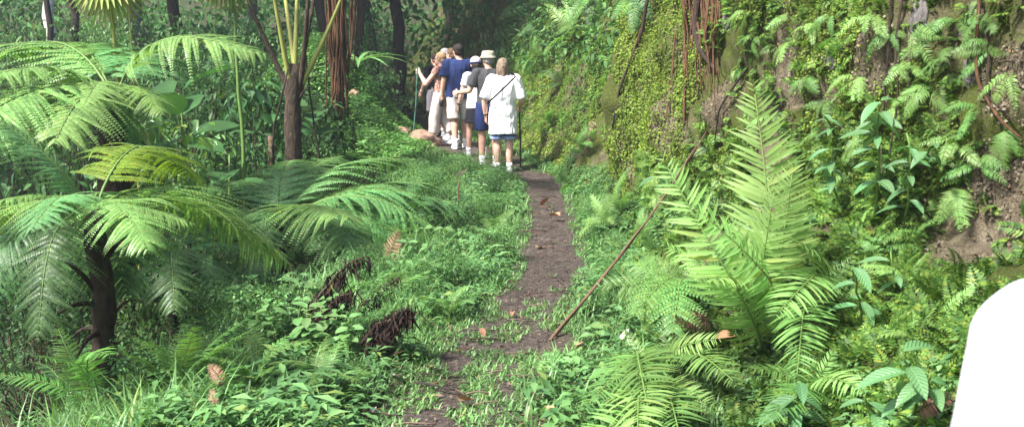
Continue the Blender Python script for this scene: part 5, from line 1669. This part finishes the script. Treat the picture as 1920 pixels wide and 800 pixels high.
def person(label, loc, heading, H, J=None, shirt=None, bottom=None, hair=None, shoes=SHOE_W, sock=SOCK, skin=SKIN, w=1.0, headturn=0.0,
           curl=(.6, .6), hat=None, name='person', fat=1.0, group='walkers on the path', voxel=.008):
    j = {k: np.array(v, float) for k, v in {**J0, **(J or {})}.items()}
    S = H / 1.70
    o = empty(name, loc); o.rotation_euler = (0, 0, heading)
    tag(o, label, 'person', group)
    sw = np.array([w, 1, 1])
    for k in ('shL', 'shR', 'hipL', 'hipR'):
        j[k] = j[k] * sw
    ch, pe, nk, hd = j['chest'], j['pelvis'], j['neck'], j['head']
    body = MB()

    def tor(z, rx, ry, inf=0):
        t = (z - pe[2]) / (nk[2] - pe[2]); c = pe + (nk - pe) * t
        return (c[0], c[1], z, rx * w * fat + inf, ry * fat + inf)
    TR = [(.84, .12, .09), (.92, .158, .108), (1.02, .145, .10), (1.12, .135, .094), (1.22, .145, .10), (1.31, .158, .104), (1.38, .15, .085), (1.43, .085, .06), (1.46, .055, .052)]
    body.add(*loft([tor(*t) for t in TR]))
    body.add(*capsule(nk - np.array([0, 0, .04]), hd + np.array([0, -.02, -.04]), .056, .052))
    hm = MB()
    hm.add(*ellip((0, -.012, .025), (.076, .094, .092)))
    hm.add(*ellip((0, .03, -.045), (.056, .060, .070)))
    hm.add(*capsule((0, .088, .005), (0, .112, -.032), .008, .0135, 8)); hm.add(*ellip((0, .078, -.098), (.024, .02, .016)))
    hm.add(*ellip((0, .086, -.062), (.026, .012, .009))); hm.add(*ellip((0, .076, .022), (.055, .016, .010)))
    for sx in (-1, 1):
        hm.add(*ellip((sx * .078, -.006, -.01), (.010, .020, .031), rot=(0, 0, -sx * .35)))
    RT = np.array(Euler((0, 0, headturn)).to_matrix())
    for V, (Fq, m) in zip(hm.V, hm.F):
        pass
    Vh = np.concatenate(hm.V) @ RT.T + hd
    body.add(Vh, np.concatenate([f for f, m in hm.F]))
    for s, sd in (('L', -1), ('R', 1)):
        sh, el, wr, hp, kn, an = (j[x + s] for x in ('sh', 'el', 'wr', 'hip', 'kn', 'an'))
        body.add(*capsule(sh, el, .054 * fat, .042 * fat)); body.add(*capsule(el, el + (wr - el) * .35, .042 * fat, .043 * fat)); body.add(*capsule(el + (wr - el) * .35, wr, .043 * fat, .028))
        d = unit(wr - el); pn = np.array([-sd, .25, 0.0]); hand(body, wr, d, pn, sd if False else (1 if np.cross(d, unit(pn - d * (pn @ d)))[1] > 0 else -1), curl[0 if s == 'L' else 1])
        body.add(*capsule(hp, kn, .088 * fat, .058 * fat)); c = kn + (an - kn) * .3 + np.array([0, -.012, 0])
        body.add(*capsule(kn, c, .056 * fat, .058 * fat)); body.add(*capsule(c, an, .058 * fat, .037))
        body.add(*capsule(an, an + np.array([0, .10, -.045]), .036, .03))
    fused(body, 'body', skin, o, voxel, 3, S=S)
    # eyes
    for sx in (-1, 1):
        e = RT @ np.array([sx * .031, .0795, .004]) + hd
        MB().add(*ellip(e * S, np.array([.012, .008, .008]) * S, 10, 8)).obj('eye', plain('eye', (.25, .22, .2), .2) if 'eye' not in bpy.data.materials else bpy.data.materials['eye'], o)
    # feet
    for s in 'LR':
        an = j['an' + s]; m = MB()
        fl = an[2] - .085
        m.add(*ellip(an + np.array([0, .065, -.048]), (.046, .135, .042))); m.add(*capsule(an + np.array([0, -.015, -.035]), an + np.array([0, -.005, .012]), .05, .045))
        m.add(*ellip(an + np.array([0, .13, -.052]), (.047, .07, .034)))
        sh_ = fused(m, 'shoe', shoes, o, .008, 3, S=S)
        V, Fq = loft([(an[0], an[1] + .055, fl, .05, .14), (an[0], an[1] + .055, fl + .026, .053, .146)], 20); MB().add(V * S, Fq).obj('sole', RUBBER if shoes is SHOE_D else SHOE_W, sh_)
        if shoes is SHOE_W:
            V, Fq = ellip(an + np.array([0, .085, -.026]), (.035, .06, .028)); MB().add(V * S, Fq).obj('laces', STEEL, sh_)
        if sock is not None:
            V, Fq = capsule(an + np.array([0, -.005, 0]), an + (j['kn' + s] - an) * .2, .046, .047, 16, True); MB().add(V * S, Fq).obj('sock', sock, o)
    # lower garment
    if bottom:
        m = MB(); inf = bottom.get('inf', .022)
        m.add(*loft([tor(.85, .15, .12, inf), tor(.93, .165, .115, inf), tor(1.0, .155, .108, inf * .7), tor(1.04, .148, .103, inf * .6)]))
        if bottom['type'] == 'skirt':
            hz = bottom['end']; m.add(*loft([(pe[0], pe[1] + .01, hz, .205 * w, .165), (pe[0], pe[1], .82, .178 * w, .132), (pe[0], pe[1], .93, .160 * w * fat, .112 * fat)]))
        else:
            for s in 'LR':
                hp, kn, an = j['hip' + s], j['kn' + s], j['an' + s]; e = bottom['end']
                r0 = .105 * fat; r1 = bottom.get('r', .105)
                if e <= 1:
                    m.add(*capsule(hp + np.array([0, 0, .03]), hp + (kn - hp) * e, r0, r1, 18, True))
                else:
                    m.add(*capsule(hp + np.array([0, 0, .03]), kn, r0, (r0 + r1) / 2, 18, True)); m.add(*capsule(kn, kn + (an - kn) * (e - 1), (r0 + r1) / 2, r1, 18, True))
                    m.add(*ellip(kn, ((r0 + r1) / 2,) * 3))
        pt = fused(m, bottom.get('name', 'shorts'), bottom['mat'], o, .009, 3, bottom.get('fold', .010), int(H * 1000), S=S)
        if 'turnup' in bottom:
            for s in 'LR':
                hp, kn = j['hip' + s], j['kn' + s]; e = bottom['end']
                V, Fq = capsule(hp + (kn - hp) * (e - .10), hp + (kn - hp) * (e + .02), bottom['r'] + .009, bottom['r'] + .012, 20, True); MB().add(V * S, Fq).obj('turnup', bottom['turnup'], pt)
        if bottom.get('pockets'):
            for s, sd in (('L', -1), ('R', 1)):
                c = j['hip' + s] + (j['kn' + s] - j['hip' + s]) * .68 + np.array([sd * .095, -.01, 0])
                V, Fq = ellip(c, (.03, .07, .085), 16, 10); MB().add(V * S, Fq).obj('pocket', bottom['mat'], pt)
    # upper garment
    if shirt:
        m = MB(); inf = shirt.get('inf', .022); hz = shirt['hem']; fl = shirt.get('flare', 0)
        zs = [t for t in TR if t[0] > hz + .04 and t[0] < 1.44]
        bot = np.interp(hz, [t[0] for t in TR], [t[1] for t in TR]), np.interp(hz, [t[0] for t in TR], [t[2] for t in TR])
        first = tor(hz, max(bot[0], .15) + fl, max(bot[1], .105) + fl, inf)
        m.add(*loft([first] + [tor(z, max(rx, shirt.get('minx', .138)) + fl * max(0, (1.2 - z)) / max(.01, 1.2 - hz), max(ry, .1 if z < 1.35 else ry), inf if z < 1.4 else inf * .6) for z, rx, ry in zs] + [tor(1.445, .07, .058, .006)]))
        for s in 'LR':
            sh, el, wr = j['sh' + s], j['el' + s], j['wr' + s]; f = shirt.get('sleeve', .6); rs = shirt.get('rs', .072) * fat
            if f <= 1:
                m.add(*capsule(sh + unit(sh - el) * .0, sh + (el - sh) * f, .068 * fat, rs, 18, True))
            else:
                m.add(*capsule(sh, el, .068 * fat, rs, 18, True)); m.add(*capsule(el, el + (wr - el) * (f - 1), rs, rs * .9, 18, True)); m.add(*ellip(el, (rs,) * 3))
            m.add(*ellip(sh, (.070 * fat, .070 * fat, .066 * fat)))
            m.add(*capsule(sh, np.array([nk[0] * .5 + sh[0] * .25, sh[1], 1.405]), .066 * fat, .05, 14))
        fused(m, shirt.get('name', 'shirt'), shirt['mat'], o, .009, 4, shirt.get('fold', .011), int(H * 777), S=S)
    # hair
    if hair:
        m = MB(); ty, hmname = hair
        m.add(*ellip((0, -.018, .035), (.086, .100, .094)))
        if ty == 'bob':
            m.add(*ellip((0, -.045, -.035), (.095, .075, .105))); m.add(*capsule((-.062, -.03, .0), (-.066, -.035, -.125), .038, .03)); m.add(*capsule((.062, -.03, .0), (.066, -.035, -.125), .038, .03)); m.add(*capsule((0, -.075, 0), (0, -.07, -.135), .055, .04))
        elif ty == 'short':
            m.add(*ellip((0, -.055, -.02), (.078, .060, .062)))
        elif ty == 'crop':
            m.add(*ellip((0, -.045, -.01), (.080, .066, .070)))
        elif ty == 'tail':
            m.add(*ellip((0, -.06, -.03), (.082, .062, .085))); m.add(*capsule((0, -.09, -.02), (.01, -.10, -.17), .05, .03))
        V = np.concatenate(m.V)
        # keep the face free
        mm = MB().add(V @ RT.T + hd, np.concatenate([f for f, _ in m.F]))
        ho = fused(mm, 'hair', hmname, o, .008, 2, .006, 5, (50, 50, 12), S=1.0)
        me = ho.data; nv = len(me.vertices); C = np.empty(nv * 3, np.float32); me.vertices.foreach_get('co', C); C = C.reshape(-1, 3)
        L = (C - hd) @ RT
        front = (L[:, 1] > .03) & (L[:, 2] < .058)
        L[front, 1] = np.minimum(L[front, 1], .03 + .0 * L[front, 1]); L[front, 0] *= .9
        C = (L @ RT.T + hd) * S
        me.vertices.foreach_set('co', C.astype(np.float32).ravel()); me.update()
    if hat:
        ty, hm_ = hat; m = MB()
        if ty == 'cap':
            V, Fq = ellip((0, -.015, .055), (.095, .108, .088)); V[:, 2] = np.maximum(V[:, 2], .038); m.add(V, Fq)
            V, Fq = ellip((0, .12, .042), (.075, .085, .010)); m.add(V, Fq)
        else:
            m.add(*loft([(0, -.012, .035, .104, .118), (0, -.012, .10, .096, .108), (0, -.012, .128, .08, .09)])); m.add(*loft([(0, -.005, .022, .128, .146), (0, -.008, .036, .116, .132), (0, -.01, .050, .106, .12)]))
        mm = MB()
        for V, (Fq, k) in zip(m.V, m.F):
            pass
        V = np.concatenate(m.V) @ RT.T + hd
        mm.add(V, np.concatenate([f for f, _ in m.F]))
        fused(mm, 'hat', hm_, o, .007, 2, S=S)
        if ty == 'cap':
            V, Fq = loft([(0, -.015, .034, .099, .112), (0, -.015, .052, .099, .112)]); V = V @ RT.T + hd; MB().add(V * S, Fq).obj('hat_band', C_DENIM, o)
    o['S'] = S
    del o['S']
    return o, j, S


def world(o, p, S):
    return np.array(Matrix.Translation(o.location) @ Matrix.Rotation(o.rotation_euler[2], 4, 'Z') @ Vector(np.asarray(p) * S))


def spot(px, Y, dz=0.0):
    x = (px - 960) / FPX * Y
    return (x, Y, float(hgt(x, Y)) + .012 + dz)


def watch(o, j, S, s='L', mat=STEEL):
    el, wr = j['el' + s], j['wr' + s]; a = wr + (el - wr) * .06; b = wr + (el - wr) * .15
    V, Fq = capsule(a, b, .036, .036, 16, True); MB().add(V * S, Fq).obj('wristwatch', mat, o)


def stick(a, b, mat, label, r=.013):
    a = np.asarray(a); b = np.asarray(b)
    rod('walking_stick', curve(a, b, (0.01, 0, 0), 10, .003), np.linspace(r * .9, r, 10), mat, label, 'walking stick', 'walking sticks', 8)


# woman in the white tunic, last in line
o, j, S = person('woman at the back in a long white tunic over rolled denim shorts', spot(943, 14.35, -.02), .12, 1.70,
                 dict(elL=(-.275, -.02, 1.10), wrL=(-.255, .05, .86), elR=(.275, -.03, 1.09), wrR=(.285, .17, .98), anL=(-.085, -.03, .085), knL=(-.09, .0, .49)),
                 shirt=dict(mat=C_WHITE, hem=.60, flare=.035, sleeve=.9, rs=.072, inf=.026, minx=.15, fold=.022, name='tunic'), bottom=dict(type='shorts', inf=.008, mat=C_DENIM, end=.92, r=.098, turnup=C_DENIML),
                 hair=('bob', H_STREAK), skin=SKINP, w=.98, fat=1.06, curl=(.7, 1.3))
watch(o, j, S, 'L', LEATHER)
# diagonal bag strap
P = []
for t in np.linspace(0, 1, 22):
    x = .17 - .38 * t; z = 1.445 - .36 * t; P.append((x, -.158 - .035 * math.sin(PI * t), z))
P = np.array([(.12, -.02, 1.485), (.155, -.08, 1.475)] + P + [(-.235, -.03, 1.05), (-.22, .08, 1.04)]) * S
V = np.concatenate([P + np.array([0, 0, .017]), P - np.array([0, 0, .017]), P + np.array([0, .006, .017]), P + np.array([0, .006, -.017])])
n = len(P); i = np.arange(n - 1)
F = np.concatenate([np.stack([i, i + 1, n + i + 1, n + i], -1), np.stack([2 * n + i, 2 * n + i + 1, 3 * n + i + 1, 3 * n + i], -1), np.stack([i, i + 1, 2 * n + i + 1, 2 * n + i], -1), np.stack([n + i, n + i + 1, 3 * n + i + 1, 3 * n + i], -1)])
MB().add(V, F).obj('bag_strap', LEATHER, o)
h = world(o, j['wrR'] + np.array([-.01, .07, -.03]), S)
stick((h[0] + .02, h[1] + .02, float(hgt(h[0], h[1])) - .02), h + np.array([0, 0, .1]), STICKD, 'dark straight stick held by the woman in the white tunic')

# man in the khaki hat with an arm round the girl
o, j, S = person('man in a khaki brimmed hat and dark grey shirt, arm round the girl', spot(917, 14.85), .18, 1.76,
                 dict(elL=(-.29, .01, 1.13), wrL=(-.43, .17, 1.10), elR=(.24, .05, 1.12), wrR=(.22, .16, .92), knL=(-.10, .04, .49), anL=(-.11, -.04, .085), head=(-.01, .02, 1.585)),
                 shirt=dict(mat=C_DGREY, hem=.86, sleeve=.72, rs=.078, inf=.028), bottom=dict(type='shorts', mat=C_NAVY, end=.85, r=.11),
                 hair=('crop', H_GREY), hat=('bucket', C_KHAKI), skin=SKIN, headturn=.35)
# girl / young woman in white cap
o, j, S = person('girl in a white and pink cap, white shirt and black skirt', spot(893, 15.6), .3, 1.60,
                 dict(elL=(-.255, -.02, 1.12), wrL=(-.30, .05, .90), knR=(.09, -.02, .49), anR=(.10, -.14, .10), knL=(-.09, .12, .50), anL=(-.10, .16, .085)),
                 shirt=dict(mat=C_WHITE, hem=.85, sleeve=.6, rs=.066, inf=.026, flare=.008), bottom=dict(type='skirt', inf=.012, mat=C_BLACK, end=.60, name='skirt'),
                 hair=('tail', H_DARK), hat=('cap', C_PINK), skin=SKINP, w=.92, fat=.95)
watch(o, j, S, 'L', LEATHER)
h = world(o, j['wrL'] + np.array([-.0, .02, -.09]), S); h2 = at(886, 290, 15.6)
stick((h[0] + .05, h[1] + .08, float(hgt(h[0], h[1])) - .02), h + np.array([-.0, 0, .28]), STICK, 'thin green stick at the side of the girl in the cap', .011)
# tall man in navy
o, j, S = person('tall dark-haired man in navy shirt and beige cargo shorts', spot(863, 17.2), .25, 1.84,
                 dict(elL=(-.27, -.03, 1.11), wrL=(-.29, .04, .87), elR=(.27, .0, 1.11), wrR=(.27, .1, .88), knL=(-.10, .0, .49), anL=(-.10, -.10, .085), knR=(.10, .08, .49), anR=(.10, .07, .085), head=(-.02, .03, 1.585)),
                 shirt=dict(mat=C_NAVY, hem=.84, sleeve=.75, rs=.085, inf=.034, minx=.165, fold=.013), bottom=dict(type='shorts', mat=C_BEIGE, end=.98, r=.118, pockets=True),
                 hair=('crop', H_DARK), skin=SKIN, w=1.1, fat=1.08, headturn=.3)
h = world(o, j['wrL'] + np.array([-.005, .03, -.11]), S)
m = MB(); m.add(*loft([(0, 0, -.075, .035, .05), (0, 0, -.07, .042, .06), (0, 0, .04, .042, .06), (0, 0, .05, .03, .045)], 20)); add_tube(m, curve((-.03, 0, .045), (.03, 0, .045), (0, 0, .05), 8), .006, 6)
b = m.obj('camera_pouch', LEATHER); b.location = tuple(h); tag(b, 'small black pouch in the hand of the navy-shirted man', 'pouch')
# woman in profile with the green stick
o, j, S = person('blond woman in brown print top holding out a green stick', spot(828, 17.5), 1.25, 1.66,
                 dict(elL=(-.17, .23, 1.13), wrL=(-.10, .38, 1.33), elR=(.23, -.02, 1.12), wrR=(.24, .08, .9), knL=(-.09, .10, .49), anL=(-.09, .12, .085), knR=(.09, -.03, .49), anR=(.09, -.22, .11)),
                 shirt=dict(mat=C_PRINT, hem=.86, sleeve=.28, rs=.066, inf=.02), bottom=dict(type='trousers', mat=C_BEIGE, end=1.62, r=.098, name='trousers'),
                 hair=('short', H_BLOND), skin=SKINP, w=.95, fat=1.0, curl=(1.2, .6), headturn=.1)
h = world(o, j['wrL'] + np.array([.0, .05, .05]), S); e = at(774, 250, 17.3)
stick((e[0], 17.2, float(hgt(e[0], 17.2)) - .02), h + (h - np.array([e[0], 17.2, float(hgt(e[0], 17.2))])) * .05, STICK, 'green stick slanting down from the blond woman’s raised hand'.replace('’', "'"), .013)
# two men farther on, heads showing
o, j, S = person('brown-haired walker in a turquoise top behind the tall man', spot(848, 18.8), .5, 1.76, None,
                 shirt=dict(mat=C_TURQ, hem=.86, sleeve=.7, rs=.075, inf=.024), bottom=dict(type='shorts', mat=C_BEIGE, end=.95, r=.11), hair=('short', H_BROWN), skin=SKIN, headturn=.5)
o, j, S = person('grey-haired walker half hidden between the blond woman and tall man', spot(836, 19.7), .9, 1.76, None,
                 shirt=dict(mat=C_DGREY, hem=.86, sleeve=.7, rs=.075, inf=.024), bottom=dict(type='shorts', mat=C_BEIGE, end=.95, r=.11), hair=('crop', H_GREY), skin=SKINP, headturn=.6)
o, j, S = person('walker in front in a black shirt and plaid shorts', spot(818, 19.6), .7, 1.66,
                 dict(elL=(-.26, .0, 1.13), wrL=(-.28, .12, .92)), shirt=dict(mat=C_BLACK, hem=.86, sleeve=.7, rs=.076, inf=.026), bottom=dict(type='shorts', mat=C_PLAID, end=.92, r=.11),
                 hair=('crop', H_DARK), skin=SKIN, shoes=SHOE_D, sock=None)
watch(o, j, S, 'L', C_PINK)

# someone in white standing right beside the camera: only the shoulder and sleeve are in the picture
o, j, S = person('person in a loose white shirt close to the camera at right', (.694, .93, float(hgt(.694, .93))), .0, 1.61,
                 dict(shL=(-.175, -.01, 1.385), elL=(-.19, -.01, 1.10), wrL=(-.185, .06, .86)), shirt=dict(mat=C_WHITE, hem=.80, sleeve=1.5, rs=.09, inf=.035, fold=.007),
                 bottom=dict(type='trousers', mat=C_BEIGE, end=1.9, r=.08, name='trousers'), hair=('short', H_BROWN), skin=SKIN, group='people near the camera', voxel=.009)

# ------------------------------------------------------------------ finish the labels
ORD = ['first', 'second', 'third', 'fourth', 'fifth', 'sixth', 'seventh', 'eighth', 'ninth', 'tenth', 'eleventh', 'twelfth']
by_text = {}
for o, t, x in REG:
    by_text.setdefault(t, []).append((x, o))
for t, l in by_text.items():
    l.sort(key=lambda q: q[0])
    for k, (x, o) in enumerate(l):
        n = len(l)
        o['label'] = t if n == 1 else t + ', ' + ('leftmost' if k == 0 else 'rightmost' if k == n - 1 else ORD[k] + ' from left')

# ------------------------------------------------------------------ light, air, camera
W = bpy.data.worlds.new('World'); SC.world = W; W.use_nodes = True
nt = W.node_tree
bg = nt.nodes['Background'] if 'Background' in nt.nodes else nt.nodes.new('ShaderNodeBackground')
sky = nt.nodes.new('ShaderNodeTexSky'); sky.sky_type = 'NISHITA'; sky.sun_disc = False
SUN = unit(np.array([-.52, -.38, .77]))
el = math.asin(SUN[2]); azm = math.atan2(SUN[0], SUN[1])
sky.sun_elevation = el; sky.sun_rotation = azm
sky.air_density = 1.0; sky.dust_density = 3.0
nt.links.new(sky.outputs[0], bg.inputs['Color']); bg.inputs['Strength'].default_value = .115
sl = bpy.data.lights.new('sun', 'SUN'); sl.energy = 4.2; sl.angle = R(4); sl.color = (1, .965, .90)
so = link('sun', sl); so.rotation_euler = Vector(-SUN).to_track_quat('-Z', 'Y').to_euler()
so.location = (-8, -8, 18)

HZ = new_mat('haze_air'); hv = HZ[1].nodes.new('ShaderNodeVolumePrincipled')
hv.inputs['Density'].default_value = .0013; hv.inputs['Color'].default_value = (.86, .92, 1, 1); hv.inputs['Anisotropy'].default_value = .2
HZ[1].links.new(hv.outputs[0], HZ[2].inputs['Volume'])
zlo = float(GZ.min()) - 1; zhi = max(18.0, float(GZ.max()) + .5)
bx = np.array([[x, y, z] for z in (zlo, zhi) for x, y in ((-71, -41), (41, -41), (41, 81), (-71, 81))])
hz = MB().add(bx, [[3, 2, 1, 0], [4, 5, 6, 7], [0, 1, 5, 4], [1, 2, 6, 5], [2, 3, 7, 6], [3, 0, 4, 7]]).obj('haze', HZ[0], smooth=False)
stuff(hz, 'thin pale haze in the air under the trees', 'haze')

cd = bpy.data.cameras.new('camera'); co = link('camera', cd)
cd.sensor_width = 36; cd.lens = 36 * FPX / 1920; cd.clip_end = 500; cd.clip_start = .05
co.location = tuple(CAM); co.rotation_euler = (PI / 2 - PITCH, 0, 0)
cd.dof.use_dof = True; cd.dof.focus_distance = 9; cd.dof.aperture_fstop = 5.6
SC.camera = co
SC.view_settings.view_transform = 'Standard'; SC.view_settings.look = 'None'
SC.view_settings.exposure = 1.72; SC.view_settings.gamma = 1; SC.view_settings.use_curve_mapping = False
cy = SC.cycles
cy.use_denoising = True
cy.max_bounces = 8; cy.diffuse_bounces = 4; cy.transmission_bounces = 6; cy.transparent_max_bounces = 4
